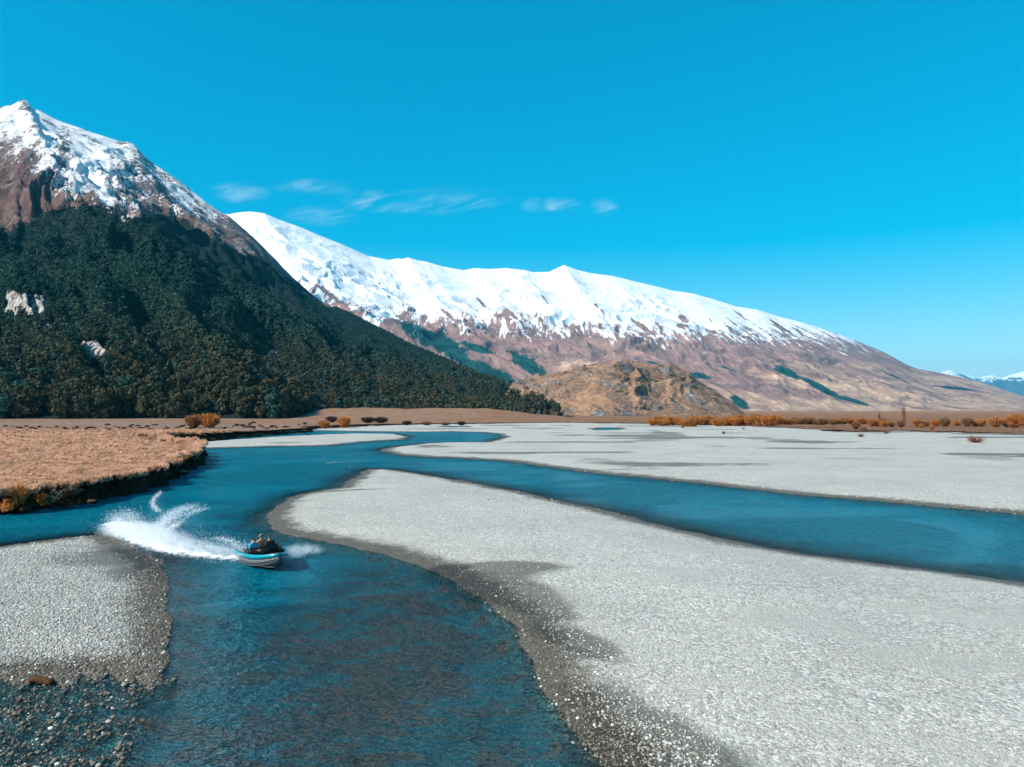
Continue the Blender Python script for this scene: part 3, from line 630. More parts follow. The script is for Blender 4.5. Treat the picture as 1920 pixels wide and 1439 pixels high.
for k, i in enumerate(near):
    cr, tk = BEECH[k % 5]; h = float(hts[i]) * 1.12
    e = empty('beech_tree', (float(tp[i, 0]), float(tp[i, 1]), float(tp[i, 2]) - 0.6), random.uniform(0, 6.28), label='dark green beech tree in the front rows of the forest below the left mountain', category='tree', group='beech trees along the foot of the forest')
    e.scale = (h * random.uniform(0.85, 1.1), h * random.uniform(0.85, 1.1), h)
    obj('crown', cr, M_BEECH, e); obj('trunk', tk, M_BARK, e)
mid = rest[dist[rest] < 1250]; farr = rest[dist[rest] >= 1250]
BEM = [beech_parts(540 + i, 230, 0.072)[0] for i in range(5)]
for nm, sel_, pr in (('beech_forest', mid, [proto('mid_crown_%d' % i, m, M_BEECH) for i, m in enumerate(BEM)]), ('hillside_forest', farr, [proto('far_crown_%d' % i, m, M_BEECH) for i, m in enumerate(FARB)])):
    h = hts[sel_]; w = h * (0.9 if nm == 'beech_forest' else 1.0) * RNG.uniform(0.8, 1.25, len(h))
    p = tp[sel_].copy(); p[:, 2] -= 1.0
    rot = np.zeros((len(h), 3)); rot[:, 2] = RNG.uniform(0, 6.28, len(h))
    scatter(nm, p, np.stack([w, w, h], -1), rot, pr, {'kind': 'stuff', 'label': 'dense dark green beech forest covering the slope of the left mountain' if nm != 'beech_forest' else 'olive green beech canopy on the lower slope behind the front row of trees', 'category': 'forest'})
print('forest', len(near), len(mid), len(farr))

def twig_crown(name, seed, n, w=0.5, h=1.0, fan=1.0, leafn=260, leaf=0.03, base=0.12):
    """many fine twigs fanning up from the base to a dome, with small leaf flecks at the ends"""
    r = np.random.default_rng(seed)
    a = r.uniform(0, 6.28, n); q = np.sqrt(r.random(n)); top = h * (0.55 + 0.45 * np.sqrt(np.clip(1 - (q * 0.92) ** 2, 0, 1))) * r.uniform(0.8, 1.02, n)
    low = r.random(n) < 0.3; top = np.where(low, top * r.uniform(0.35, 0.8, n), top)
    tip = np.stack([np.cos(a) * q * w * fan, np.sin(a) * q * w * fan, top], -1)
    start = np.stack([np.cos(a) * q * w * 0.25, np.sin(a) * q * w * 0.25, r.uniform(0, base, n)], -1)
    md = start * 0.35 + tip * 0.65; md[:, :2] *= 1.08
    sd = np.cross(tip - start, r.normal(size=(n, 3))); sd /= np.linalg.norm(sd, axis=1)[:, None]; ww = 0.012 * w / 0.5
    V1 = np.stack([start - sd * ww, start + sd * ww, md + sd * ww * .8, md - sd * ww * .8], 1).reshape(-1, 3)
    V2 = np.stack([md - sd * ww * .9, md + sd * ww * .9, tip + sd * ww * .35, tip - sd * ww * .35], 1).reshape(-1, 3)
    k = r.integers(0, n, leafn); f = r.uniform(0.45, 1.0, leafn)[:, None]; c = md[k] * (1 - f) + tip[k] * f + r.normal(size=(leafn, 3)) * 0.04 * w
    a1 = r.normal(size=(leafn, 3)); a1 /= np.linalg.norm(a1, axis=1)[:, None]; b1 = np.cross(a1, r.normal(size=(leafn, 3))); b1 /= np.linalg.norm(b1, axis=1)[:, None]
    V3 = np.stack([c - a1 * leaf, c - b1 * leaf * .6, c + a1 * leaf, c + b1 * leaf * .6], 1).reshape(-1, 3)
    V = np.concatenate([V1, V2, V3]); return mesh_np(name, V, np.arange(len(V)).reshape(-1, 4), smooth=False)
def stems(seed, n=7, w=0.5, h=1.0):
    r = random.Random(seed); it = []
    for i in range(n):
        a = r.uniform(0, 6.28); q = r.uniform(0.2, 0.8) * w
        it.append(([(math.cos(a) * .04, math.sin(a) * .04, -0.05), (math.cos(a) * q * .4, math.sin(a) * q * .4, h * .35), (math.cos(a) * q, math.sin(a) * q, h * r.uniform(.6, .85))], [0.022, 0.014, 0.004]))
    return tubes_mesh('trunk', it, 5)
WILM = [(twig_crown('crown', 700 + i, 420, 0.55, 1.0, 1.0, 1000, 0.04), stems(720 + i)) for i in range(5)]
def plant(name, px, py, wpx, hpx, z0, kit, mat, label, cat, group=None, depth=1.0, trunkmat=None):
    x, y, _ = ground(px, py, z0); zz0 = gz(x, y)
    mpp = y / FPX
    cr, tk = kit
    e = empty(name, (x, y, zz0 - 0.05), random.uniform(0, 6.28), label=label, category=cat)
    if group: e['group'] = group
    w = wpx * mpp / 1.1; h = hpx * mpp
    e.scale = (w, w * depth, h)
    cm = cr.copy(); cm.materials.clear(); obj('crown', cm, mat, e)
    if tk is not None: obj('trunk' if cat == 'tree' else 'stem', tk, trunkmat or M_BARK, e)
    return e
_mc = {}
def kit(i, mat):
    k = (i, mat.name)
    return WILM[i % 5]
# right bank, read off from left to right
Lg = 'willows along the far edge of the gravel plain'
wx_ = 1224; i = 0
while wx_ < 1458:
    hpx = random.uniform(16, 22) if wx_ > 1290 else random.uniform(12, 18); wpx = random.uniform(20, 30)
    plant('willow_tree', wx_, random.uniform(796.0, 799.0), wpx, hpx, 0.75, WILM[i % 5], M_WILLOW, 'orange willow in the continuous row in front of the brown rocky hill', 'tree', 'orange willows in front of the rocky hill')
    wx_ += random.uniform(8, 12); i += 1
wx_ = 1462
while wx_ < 1662:
    hpx = random.uniform(10, 14); plant('willow_shrub', wx_, random.uniform(795.0, 796.5), random.uniform(18, 26), hpx, 0.75, WILM[i % 5], M_WILLOWD if wx_ < 1560 or random.random() < .4 else M_WILLOW, 'low faded willow in the long hedge right of the orange row', 'tree', 'low faded willow hedge on the right')
    wx_ += random.uniform(9, 13); i += 1
for zx, tp_, bs, hw, mt, lab in [
    (240, 265, 345, 45, M_WILLOWD, 'brown orange willow bush standing in front of the long faded hedge'),
    (400, 238, 322, 42, M_WILLOW, 'first of three orange willows left of the tall bare poplar'), (455, 240, 322, 45, M_WILLOW, 'second of three orange willows left of the tall bare poplar'), (530, 258, 327, 50, M_WILLOW, 'third orange willow, nearest the tall bare poplar on its left'),
    (600, 265, 327, 34, M_WILLOWD, 'small dull willow close beside the tall bare poplar on its left'), (318, 308, 364, 35, M_WILLOWD, 'low brownish bush at the gravel edge below the hedge'),
    (690, 255, 327, 42, M_TWIG, 'bare brown twiggy bush around the foot of the tall poplar'), (850, 235, 320, 42, M_WILLOW, 'rounded orange willow just right of the tall bare poplar'), (895, 285, 336, 22, M_WILLOW, 'tiny bright orange willow in front of the row right of the poplar'),
    (935, 258, 320, 42, M_WILLOWD, 'dull orange willow second in the row right of the poplar'), (1003, 303, 356, 21, M_WILLOW, 'tiny bright orange willow standing alone nearest the gravel'), (1040, 243, 316, 55, M_WILLOW, 'wide orange willow third in the row right of the poplar'),
    (1128, 228, 320, 50, M_WILLOWD, 'dark-sided willow ending the row right of the poplar'), (1250, 260, 317, 40, M_WILLOW, 'small low orange willow alone in the gap right of the poplar row'), (1355, 228, 320, 56, M_WILLOWD, 'larger brown willow after the gap, left of a pair'),
    (1437, 262, 320, 40, M_WILLOWD, 'low brown willow tucked beside the larger brown one'), (1492, 240, 320, 46, M_WILLOW, 'pale orange willow left of the large round one'), (1640, 223, 326, 70, M_WILLOW, 'large round orange willow second from the right edge of the photo'),
    (1745, 252, 326, 40, M_WILLOWD, 'faded small willow between the two largest orange willows'), (1835, 188, 328, 82, M_WILLOW, 'largest orange willow at the right edge of the photo'), (1925, 192, 330, 62, M_WILLOW, 'orange willow cut off by the right edge of the photo'),
    (1810, 290, 335, 34, M_WILLOWD, 'low bush in front of the largest orange willow')]:
    plant('willow_tree', 1560 + zx / 5.333, 740 + bs / 5.333, 2 * hw / 5.333 * 1.08, (bs - tp_) / 5.333, 0.75, WILM[i % 5], mt, lab, 'tree', Lg); i += 1
POP = twig_crown('crown', 790, 120, 0.5, 1.0, 0.6, 40, 0.012, 0.7)
plant('poplar_tree', 1695, 801.5, 15, 44, 0.75, (POP, stems(791, 5, 0.15)), M_TWIG, 'tall slender bare poplar rising above the willows on the right', 'tree')
plant('poplar_tree', 1649, 795.5, 9, 26, 0.75, (POP, stems(792, 5, 0.15)), M_TWIG, 'smaller faint bare tree left of the tall poplar', 'tree')
OPEN = twig_crown('crown', 800, 130, 0.5, 1.0, 1.0, 90, 0.03, 0.1)
for (px, py, w, h, lab) in [(1830, 831, 42, 14, 'wide reddish twiggy bush alone on the pale gravel at right'), (1614, 820.5, 17, 7, 'small reddish brush clump on the gravel left of the wide twiggy bush'), (1662, 814, 16, 7, 'brush clump at the gravel edge below the willows'),
                        (1357, 814.8, 11, 6, 'small pinkish brush clump on the gravel in front of the orange willow row'), (1280, 803, 11, 5, 'low reddish brush nearest the left end of the orange willow row'), (1394, 805.5, 9, 3, 'flat dark brush on the gravel before the willow row')]:
    plant('brush_clump', px, py, w, h, 0.3, (OPEN, None), M_TWIG, lab, 'bush', 'brush clumps on the gravel plain')
# left terrace plants
for (px, py, w, h, mt, nm, lab, cat) in [(364, 804, 32, 27, M_WILLOWD, 'willow_tree', 'dull olive brown willow, left of the pair on the grass terrace', 'tree'), (393, 804, 37, 29, M_WILLOW, 'willow_tree', 'golden orange willow, right of the pair on the grass terrace', 'tree'),
                                     (570, 803, 15, 13, M_WILLOWD, 'willow_tree', 'small pale willow at the tip of the grass terrace', 'tree'), (608, 802, 21, 17, M_WILLOW, 'willow_tree', 'orange willow beside the gravel beyond the terrace tip', 'tree'), (645, 800.5, 24, 22, M_WILLOW, 'willow_tree', 'round golden willow right of the terrace tip', 'tree'),
                                     (690, 795, 26, 12, M_PURPLE, 'leafless_shrub', 'dark purple leafless shrub left half of the pair below the forest', 'bush'), (714, 795, 26, 12, M_PURPLE, 'leafless_shrub', 'dark purple leafless shrub right half of the pair below the forest', 'bush'),
                                     (601, 778, 22, 10, M_GREY, 'leafless_shrub', 'grey shrub at the forest edge on the grassy rise', 'bush'), (622, 786, 22, 12, M_PURPLE, 'leafless_shrub', 'mauve grey shrub below the grey one on the grassy rise', 'bush'),
                                     (763, 796, 18, 9, M_SCRUB, 'leafless_shrub', 'dark brown shrub right of the purple shrubs', 'bush'), (800, 796, 22, 7, M_WILLOWD, 'leafless_shrub', 'low russet brush right of the dark brown shrub', 'bush'), (835, 796, 18, 6, M_WILLOWD, 'leafless_shrub', 'low russet brush at the gravel edge below the spur', 'bush'),
                                     (865, 796, 16, 8, M_SCRUB, 'leafless_shrub', 'dark green brown bush at the toe of the forested spur', 'bush')]:
    z0 = 1.7 if px < 590 else (3.5 if py < 790 else 0.9)
    plant(nm, px, py, w * 1.1, h, z0, WILM[i % 5], mt, lab, cat); i += 1
SHR = [(leaf_mesh('crown', [(0, 0, .45), (.3, .1, .35), (-.25, -.1, .4), (.05, -.25, .5)], [.32, .28, .26, .25], 130, .09, 830 + k), None) for k in range(3)]
for k in range(110):
    px = random.uniform(-40, 585); py = random.gauss(799.5, 2.6) + (4.5 if px < 360 else 2.5)
    if px > 480: py = min(py, 806)
    s = random.uniform(4.0, 9.5) * (1.25 if px > 420 else 1.0)
    x, y, _ = ground(px, py, 2.1 if px < 450 else 1.75)
    e = obj('matagouri_shrub', SHR[k % 3][0], M_SCRUB); e.location = (x, y, gz(x, y) - .05); q = s * y / FPX; e.scale = (q, q, q * .75); e.rotation_euler[2] = random.uniform(0, 6)
    e['label'] = 'one of the small dark shrubs dotted across the pale band of the terrace'; e['category'] = 'shrub'; e['group'] = 'small dark shrubs on the grass terrace'

# tussock clumps covering the near terrace
def tussock(seed, n=46, spread=0.5, h=1.0, wid=0.03):
    r = np.random.default_rng(seed); a = r.uniform(0, 6.28, n); q = r.random(n) * spread
    b0 = np.stack([np.cos(a) * q * .25, np.sin(a) * q * .25, np.zeros(n)], -1); tipz = h * r.uniform(.55, 1.0, n)
    tip = np.stack([np.cos(a) * q, np.sin(a) * q, tipz * (1 - .35 * q / spread)], -1); mid = (b0 + tip) / 2; mid[:, 2] += .14
    s = np.cross(tip - b0, r.normal(size=(n, 3))); s /= np.linalg.norm(s, axis=1)[:, None]; s *= wid
    V = np.concatenate([np.stack([b0 - s, b0 + s, mid + s, mid - s], 1).reshape(-1, 3), np.stack([mid - s, mid + s, tip + s * .25, tip - s * .25], 1).reshape(-1, 3)])
    return mesh_np('tussock', V, np.arange(len(V)).reshape(-1, 4), smooth=False)
TUS = [tussock(850 + k) for k in range(5)]
n = 60000
pyv = RNG.uniform(806, 985, n); pxv = RNG.uniform(-160, 600, n); gx, gy, _ = zip(*[ground(a, b, 2.1) for a, b in zip(pxv, pyv)])
gx = np.array(gx); gy = np.array(gy); zt, stt, sgt = terrain(gx, gy)
ok = (stt > 0.02) & (gy < 260) & (RNG.random(n) < np.clip(0.5 + 1.5 * fbm(gx / 2.6, gy / 2.6, 33, 3), 0.05, 1))
gx, gy, zt = gx[ok], gy[ok], zt[ok]; ns = len(gx)
sc_ = RNG.uniform(0.35, 0.8, ns) * np.clip(gy / 110, 0.8, 1.6)
rt = np.zeros((ns, 3)); rt[:, 2] = RNG.uniform(0, 6.28, ns)
scatter('tussock_grass', np.stack([gx, gy, zt - .04], -1), np.stack([sc_, sc_, sc_ * np.where(stt[ok] < 1.2, 1.0, .62)], -1), rt, [proto('tussock_kind_%d' % k, m, M_STRAW) for k, m in enumerate(TUS)], {'kind': 'stuff', 'label': 'dry straw coloured tussock grass covering the near river terrace', 'category': 'grass'})

# clumps, shrubs and slumped turf along the cut bank
def clump(name, px, py, z0, w, h, mesh, mat, label, cat, group=None):
    x, y, _ = ground(px, py, z0); o = obj(name, mesh.copy(), None); o.data.materials.clear(); o.data.materials.append(mat)
    o.location = (x, y, z0 - .1); o.scale = (w * 1.35, w * 1.35, h * 1.1); o.rotation_euler[2] = random.uniform(0, 6.28); o['label'] = label; o['category'] = cat
    if group: o['group'] = group
    return o
BUSHM = [leaf_mesh('bush', [(0, 0, .4), (.3, .15, .3), (-.3, -.1, .35), (.1, -.3, .45), (-.1, .25, .55), (.05, 0, .7)], [.36, .3, .28, .28, .26, .22], 520, .065, 870 + k) for k in range(3)]
TUSB = [tussock(880 + k, 190, .62, 1.0, .018) for k in range(2)]
for (px, py, z0, w, h, me_, mt, nm, lab, cat) in [
    (36, 944, 0.9, 1.25, 2.0, TUSB[0], M_ORANGE, 'orange_tussock', 'bright orange tussock on the near bank at the left edge', 'grass clump'),
    (62, 942, 0.6, 1.3, 2.1, BUSHM[0], M_GREY, 'grey_shrub', 'tall grey shrub beside the bright orange tussock on the bank', 'shrub'),
    (14, 938, 1.0, .9, 1.2, BUSHM[1], M_SCRUB, 'dark_shrub', 'dark round shrub at the far left of the bank', 'shrub'),
    (18, 958, .3, 1.3, 1.2, BUSHM[2], M_ORANGE, 'russet_shrub', 'russet shrub low on the bank at the left edge', 'shrub'),
    (84, 948, .4, 1.25, 1.3, BUSHM[2], M_ORANGE, 'russet_shrub', 'rounded russet clump low on the bank right of the grey shrub', 'shrub'),
    (104, 941, .7, 1.3, 1.3, BUSHM[1], M_GREY, 'grey_shrub', 'low grey brown shrub right of the russet clump on the bank', 'shrub'),
    (125, 936, .9, 1.2, 1.1, BUSHM[0], M_SCRUB, 'dark_shrub', 'dark shrub hanging over the bank above the turf blocks', 'shrub'),
    (135, 925, 1.3, 1.0, .9, BUSHM[0], M_GREY, 'grey_shrub', 'small grey shrub on the bank rim above the turf blocks', 'shrub'),
    (48, 958, .2, 1.2, .9, BUSHM[0], M_SCRUB, 'dark_shrub', 'dark shrub at the waterline below the orange tussock', 'shrub'),
    (338, 868, 1.4, 1.6, 1.5, TUSB[1], M_ORANGE, 'orange_tussock', 'orange tussock on the rim near the tip of the grass terrace', 'grass clump'),
    (262, 893, 1.5, 1.6, 1.2, TUSB[0], M_ORANGE, 'orange_tussock', 'small orange tussock on the terrace rim midway along the bank', 'grass clump')]:
    clump(nm, px, py, z0, w, h, me_, mt, lab, cat)
def lump(name, seed, sub=3, amp=0.25):
    from mathutils import noise as mn
    bm = bmesh.new(); bmesh.ops.create_icosphere(bm, subdivisions=sub, radius=1)
    from mathutils import noise as mn
    for v in bm.verts:
        q = v.co * 1.6 + Vector((seed * 3.1, seed * 1.7, 0)); v.co *= 1 + amp * mn.noise(q) + amp * .5 * mn.noise(q * 2.7)
    me = bpy.data.meshes.new(name); bm.to_mesh(me); bm.free()
    for p in me.polygons: p.use_smooth = True
    return me
t = NT('slumped turf'); nzz = t.n('SeparateXYZ', {0: t.n('NewGeometry').outputs['Normal']}).outputs[2]; n1 = t.noise(6, 5, .7)
t.principled(t.mix(t.sm(nzz, .45, .9), t.mix(n1, (.02, .013, .009), (.06, .036, .022)), t.mix(n1, (.07, .038, .022), (.24, .135, .08))), .95, .1, normal=t.bump(n1, .8, .1)); M_TURF = t.m
for k, (px, py, w, h, lab) in enumerate([(174, 934, .85, .45, 'slumped block of turf at the waterline below the dark bank, left of two'), (228, 926, .9, .4, 'slumped block of turf at the waterline below the dark bank, right of two'), (150, 944, 1.2, .18, 'flat mud shelf at the waterline left of the turf blocks'), (275, 913, 1.6, .2, 'flat mud shelf below the dark overhanging bank')]):
    x, y, _ = ground(px, py, 0); o = obj('turf_block', lump('turf_block', 40 + k), M_TURF, label=lab, category='turf'); o.location = (x, y, h * .35); o.scale = (w, w * .7, h)

rimv = [i for i in range(len(RIM)) if RIM[i, 1] < 215 and -5 < pix(np.array([RIM[i, 0], RIM[i, 1], 1.0]))[0] < 580]
nr_ = 3600; pick_ = RNG.choice(rimv, nr_); pr_ = RIM[pick_] + NI[pick_] * RNG.uniform(-.25, .5, nr_)[:, None] + RNG.normal(0, .12, (nr_, 2))
scf = RNG.uniform(.45, 1.0, nr_) * np.clip(pr_[:, 1] / 90, .8, 1.8); rtf = np.zeros((nr_, 3)); rtf[:, 2] = RNG.uniform(0, 6.28, nr_); rtf[:, 0] = RNG.normal(0, .35, nr_)
scatter('bank_grass', np.stack([pr_[:, 0], pr_[:, 1], terrace_top(pr_[:, 0], pr_[:, 1]) - RNG.random(nr_) ** 2 * .45], -1), np.stack([scf, scf, scf * .8], -1), rtf, [proto('fringe_kind_%d' % k, m.copy(), M_FRINGE) for k, m in enumerate(TUS)], {'kind': 'stuff', 'label': 'ragged fringe of brown grass hanging over the cut river bank', 'category': 'grass'})
leftrim = [i for i in rimv if RIM[i, 1] < 75 and pix(np.array([RIM[i, 0], RIM[i, 1], 1.0]))[0] < 150]
for k in range(46):
    i_ = leftrim[int((k + random.random()) / 46 * len(leftrim))]; row = random.choice((1, 2, 3, 4, 5, 6, 7)); p_ = BK[row, i_]
    kind_ = random.choice(('russet', 'russet', 'grey', 'dark', 'straw')); mt_ = {'russet': M_ORANGE, 'grey': M_GREY, 'dark': M_SCRUB, 'straw': M_FRINGE}[kind_]
    o = obj(kind_ + '_bank_shrub', random.choice(BUSHM).copy(), None); o.data.materials.clear(); o.data.materials.append(mt_); w_ = random.uniform(.3, .75)
    o.location = (p_[0], p_[1], p_[2] - .1); o.scale = (w_, w_, w_ * random.uniform(.7, 1.1)); o.rotation_euler[2] = random.uniform(0, 6)
    o['label'] = 'one of the small %s shrubs crowding the sloping near bank at the left edge' % kind_; o['category'] = 'shrub'; o['group'] = 'small %s shrubs on the sloping near bank' % kind_
for k in range(14):
    i_ = rimv[int((k + random.random()) / 14 * len(rimv))]; w_ = random.uniform(.35, .8) * max(1, RIM[i_, 1] / 90); p_ = RIM[i_] - NI[i_] * random.uniform(.1, .7)
    o = obj('turf_clod', lump('turf_clod', 90 + k, 2, .4), M_TURF, label='brown clod of turf clinging to the dark cut bank of the terrace', category='turf', group='turf clods along the cut bank'); o.location = (p_[0], p_[1], random.uniform(.15, 1.35)); o.scale = (w_, w_ * .8, w_ * .6); o.rotation_euler[2] = random.uniform(0, 6)

# ------------------------------------------------------------------ stones
STN = [lump('stone', 60 + k, 2, 0.35) for k in range(6)]
for m_ in STN:
    for p in m_.polygons: p.use_smooth = True
t = NT('river stone'); oi = t.n('ObjectInfo').outputs['Random']; zz = t.z(); n1 = t.noise(14, 4, .6)
c = t.ramp(oi, [(0.0, (.24, .232, .205)), (.3, (.36, .347, .307)), (.6, (.43, .415, .367)), (.88, (.53, .51, .45)), (.97, (.74, .715, .64))])
red = t.sm(t.math('FRACT', t.math('MULTIPLY', oi, 37.0)), .90, .93); c = t.mix(t.math('MULTIPLY', red, .6), c, (.40, .22, .16))
c = t.mix(t.math('MULTIPLY', n1, .35), c, t.mix(1.0, c, (.6, .6, .6), 'MULTIPLY'))
edge = t.math('ADD', zz, t.math('MULTIPLY', t.math('SUBTRACT', t.noise(1.3, 5, 0.65), 0.5), 0.16))
wf = t.math('MULTIPLY', t.math('SUBTRACT', 1.0, t.sm(edge, .08, .21)), t.math('SUBTRACT', 1.0, t.sm(oi, .92, .99)))
c = t.mix(wf, c, t.mix(1.0, c, (.36, .32, .28), 'MULTIPLY'))
t.principled(c, .8, .3, normal=t.bump(n1, .3, .02)); M_STONE = t.m
def stone_field(n, px0, px1, py0, py1, lo, hi, keep):
    a = RNG.uniform(px0, px1, n); b = RNG.uniform(py0, py1, n)
    g = np.array([ground(p, q, .15) for p, q in zip(a, b)]); z, st, sg = terrain(g[:, 0], g[:, 1])
    k = keep(g[:, 0], g[:, 1], z, st, sg, a, b); g = g[k]; z = z[k]
    s = lo + (hi - lo) * RNG.random(len(g)) ** 3.2
    g[:, 2] = z; return g, s, a[k], b[k]
sets = []
# left bar: coarse cobbles
sets.append(stone_field(80000, -120, 330, 1000, 1300, .013, .060, lambda x, y, z, st, sg, a, b: (z > -.03) & (st < -.8) & (RNG.random(len(x)) < 1 - .97 * np.clip(2.0 * (1.25 - np.hypot((a - 222) / 62, (b - 1047) / 36)) + .8 * fbm(x / 1.2, y / 1.2, 3, 3), 0, 1))))
# shoal at the bottom left: sparse larger stones standing in the shallows
sets.append(stone_field(1300, -100, 350, 1262, 1450, .028, .09, lambda x, y, z, st, sg, a, b: (z > -.16) & (sg < .3)))
sets.append(stone_field(3000, -100, 350, 1262, 1450, .014, .045, lambda x, y, z, st, sg, a, b: (z > -.14) & (sg < .3)))
# water edge and tip of the near bar: coarse; its middle: fine
sets.append(stone_field(60000, 490, 1350, 880, 1450, .014, .052, lambda x, y, z, st, sg, a, b: (sg > -.25) & (sg < 6) & (RNG.random(len(x)) < np.exp(-np.clip(sg - .8, 0, None) / 1.6) + .1 + .5 * (a < 760)) & (st < -1)))
sets.append(stone_field(60000, 560, 2020, 890, 1450, .010, .036, lambda x, y, z, st, sg, a, b: (sg > 1.0) & (st < -1) & (RNG.random(len(x)) < np.clip(.45 + 1.6 * fbm(x / 6, y / 5, 29, 3), .05, 1))))
sets.append(stone_field(16000, 715, 2020, 845, 975, .04, .11, lambda x, y, z, st, sg, a, b: (sg > -.2) & (sg < 12) & (y > 60) & (RNG.random(len(x)) < np.exp(-sg / 3))))
for q_ in (1, 2): sets[q_][0][:, 2] = np.maximum(sets[q_][0][:, 2], -sets[q_][1] * RNG.uniform(-.1, .75, len(sets[q_][1])))
g = np.concatenate([s[0] for s in sets]); s = np.concatenate([s[1] for s in sets])
shownpx = s * 2 * FPX / np.maximum(np.linalg.norm(g, axis=1), 1)
fr_ = pix(g); vis = (fr_[0] > 5) & (fr_[0] < 1915) & (fr_[1] < 1435)
od = np.argsort(-shownpx * vis); top = od[:300]; rest = od[300:]
def flat3(s): return np.stack([s * RNG.uniform(.9, 1.35, len(s)), s * RNG.uniform(.8, 1.1, len(s)), s * RNG.uniform(.5, .8, len(s))], -1)
f3 = flat3(s); rz = RNG.uniform(0, 6.28, len(s)); tilt = RNG.normal(0, .25, (len(s), 2))
for k in top:
    o = obj('stone', STN[k % 6], M_STONE, gravel); o.location = (g[k, 0], g[k, 1], g[k, 2] + f3[k, 2] * .35); o.scale = f3[k]; o.rotation_euler = (tilt[k, 0], tilt[k, 1], rz[k])
LOW = [lump('pebble', 80 + k, 1, .35) for k in range(5)]
gr_ = g[rest].copy(); gr_[:, 2] += f3[rest][:, 2] * .3
scatter('gravel_stones', gr_, f3[rest], np.concatenate([tilt[rest], rz[rest][:, None]], 1), [proto('pebble_kind_%d' % k, m, M_STONE) for k, m in enumerate(LOW)], {'kind': 'stuff'}, parent=gravel)
print('stones', len(g))
# sodden log
bm = bmesh.new(); seg, ringn = 14, 12
from mathutils import noise as mn
for i in range(ringn + 1):
    u = i / ringn; r0 = .15 * (1 - .25 * u) * (1 if 0 < i < ringn else .72)
    for k in range(seg):
        q = 2 * math.pi * k / seg; rr = r0 * (1 + .22 * mn.noise(Vector((u * 5, math.cos(q) * 1.5, math.sin(q) * 1.5))))
        bm.verts.new((-.42 + .84 * u, math.cos(q) * rr, math.sin(q) * rr * .85 + .02 * math.sin(u * 5)))
bm.verts.ensure_lookup_table()
for i in range(ringn):
    for k in range(seg): bm.faces.new([bm.verts[i * seg + k], bm.verts[i * seg + (k + 1) % seg], bm.verts[(i + 1) * seg + (k + 1) % seg], bm.verts[(i + 1) * seg + k]])
bm.faces.new([bm.verts[k] for k in range(seg)][::-1]); bm.faces.new([bm.verts[ringn * seg + k] for k in range(seg)])
me = bpy.data.meshes.new('log'); bm.to_mesh(me); bm.free()
for p in me.polygons: p.use_smooth = True
t = NT('rotten wood'); n1 = t.noise(16, 5, .7, vec=t.vec((.4, 1, 1)))
t.principled(t.ramp(n1, [(.3, (.018, .009, .004)), (.5, (.075, .034, .011)), (.7, (.16, .075, .02))]), .85, .2, normal=t.bump(n1, 1.0, .05)); M_LOG = t.m
x, y, _ = ground(78, 1280, 0.03); lg = obj('driftwood_log', me, M_LOG, label='short dark brown log lying among wet stones at the lower left', category='log'); lg.location = (x, y, .10); lg.rotation_euler = (0, R(3), R(-8))

# ------------------------------------------------------------------ jet boat
def paint(name, color, rough, metal=0.0, var=.06, coat=0.0):
    return simple(name, color, rough, .5, metal, var, 5.0, **({'Coat Weight': coat} if coat else {}))
M_TEAL = paint('teal gloss paint', (.0, .27, .34), .25, 0, .08, .6); M_ALU = paint('brushed aluminium', (.17, .175, .18), .45, .4, .25); M_BLK = simple('black rubber', (.012, .012, .013), .5)
M_DGREY = simple('dark grey deck tread', (.07, .075, .08), .75, vscale=30); M_SEAT = simple('black vinyl seat', (.02, .021, .023), .45); M_BOTTOM = paint('scuffed hull bottom', (.13, .125, .12), .5, .6, .3)
t = NT('smoked windscreen'); p = t.principled((.004, .005, .006), .3, .12); M_SCREEN = t.m
bx0, by0, _ = ground(497, 1059, 0)
boat = empty('jet_boat', (bx0, by0, 0.0), 0, label='teal and bare aluminium jet boat speeding down the river channel', category='boat')
boat.rotation_euler = (R(2.0), R(-3.0), R(-54)); boat.location.z = 0.05; boat.scale = (1.05, 1.03, .93)
XS = np.array([-2.45, -1.9, -1.2, -.4, .4, 1.1, 1.65, 2.1, 2.4, 2.6])
GB = np.array([1.02, 1.07, 1.10, 1.11, 1.08, .98, .80, .54, .28, .05]); GZ = np.array([.74, .74, .74, .75, .77, .80, .84, .88, .91, .93])
BB = np.array([.96, 1.00, 1.02, 1.02, .98, .86, .66, .42, .20, .035]); BZ = np.array([.46, .46, .46, .46, .48, .52, .57, .64, .70, .76])
CB = np.array([.86, .89, .90, .89, .83, .69, .50, .29, .12, .02]); CZ = np.array([.08, .07, .07, .07, .10, .17, .27, .40, .53, .64])
KZ = np.array([-.20, -.20, -.20, -.20, -.18, -.12, -.01, .17, .37, .58])
def strip(name, rowsA, mat, parent=boat, close=None):
    V = np.concatenate([np.asarray(r_, float) for r_ in rowsA]); nrr, ncc = len(rowsA), len(rowsA[0])
    me = mesh_np(name, V, grid_faces(nrr, ncc), smooth=True); o = obj(name, me, mat, parent)
    sd = o.modifiers.new('thickness', 'SOLIDIFY'); sd.thickness = .012; sd.offset = 0; return o
def line(b, z, sgn, dx=0.0): return np.stack([XS + dx, b * sgn, z], -1)
for sg_ in (-1, 1):
    strip('hull_side', [line(CB, CZ, sg_), line((CB + BB) / 2 + .015, (CZ + BZ) / 2, sg_), line(BB, BZ, sg_)], M_ALU)
    strip('hull_band', [line(BB + .004, BZ + .001, sg_), line((BB + GB) / 2 + .04, (BZ + GZ) / 2, sg_), line(GB, GZ, sg_), line(np.clip(GB - .05, .02, 9), GZ + .03, sg_), line(np.clip(GB - .17, .01, 9), GZ + .02, sg_), line(np.clip(GB - .18, .008, 9), GZ - .10, sg_)], M_TEAL)
    it = tubes_mesh('spray_rail', [([tuple(v) for v in line(CB + .015, CZ + .005, sg_)], [.022] * 10)], 5); obj('spray_rail', it, M_ALU, boat)
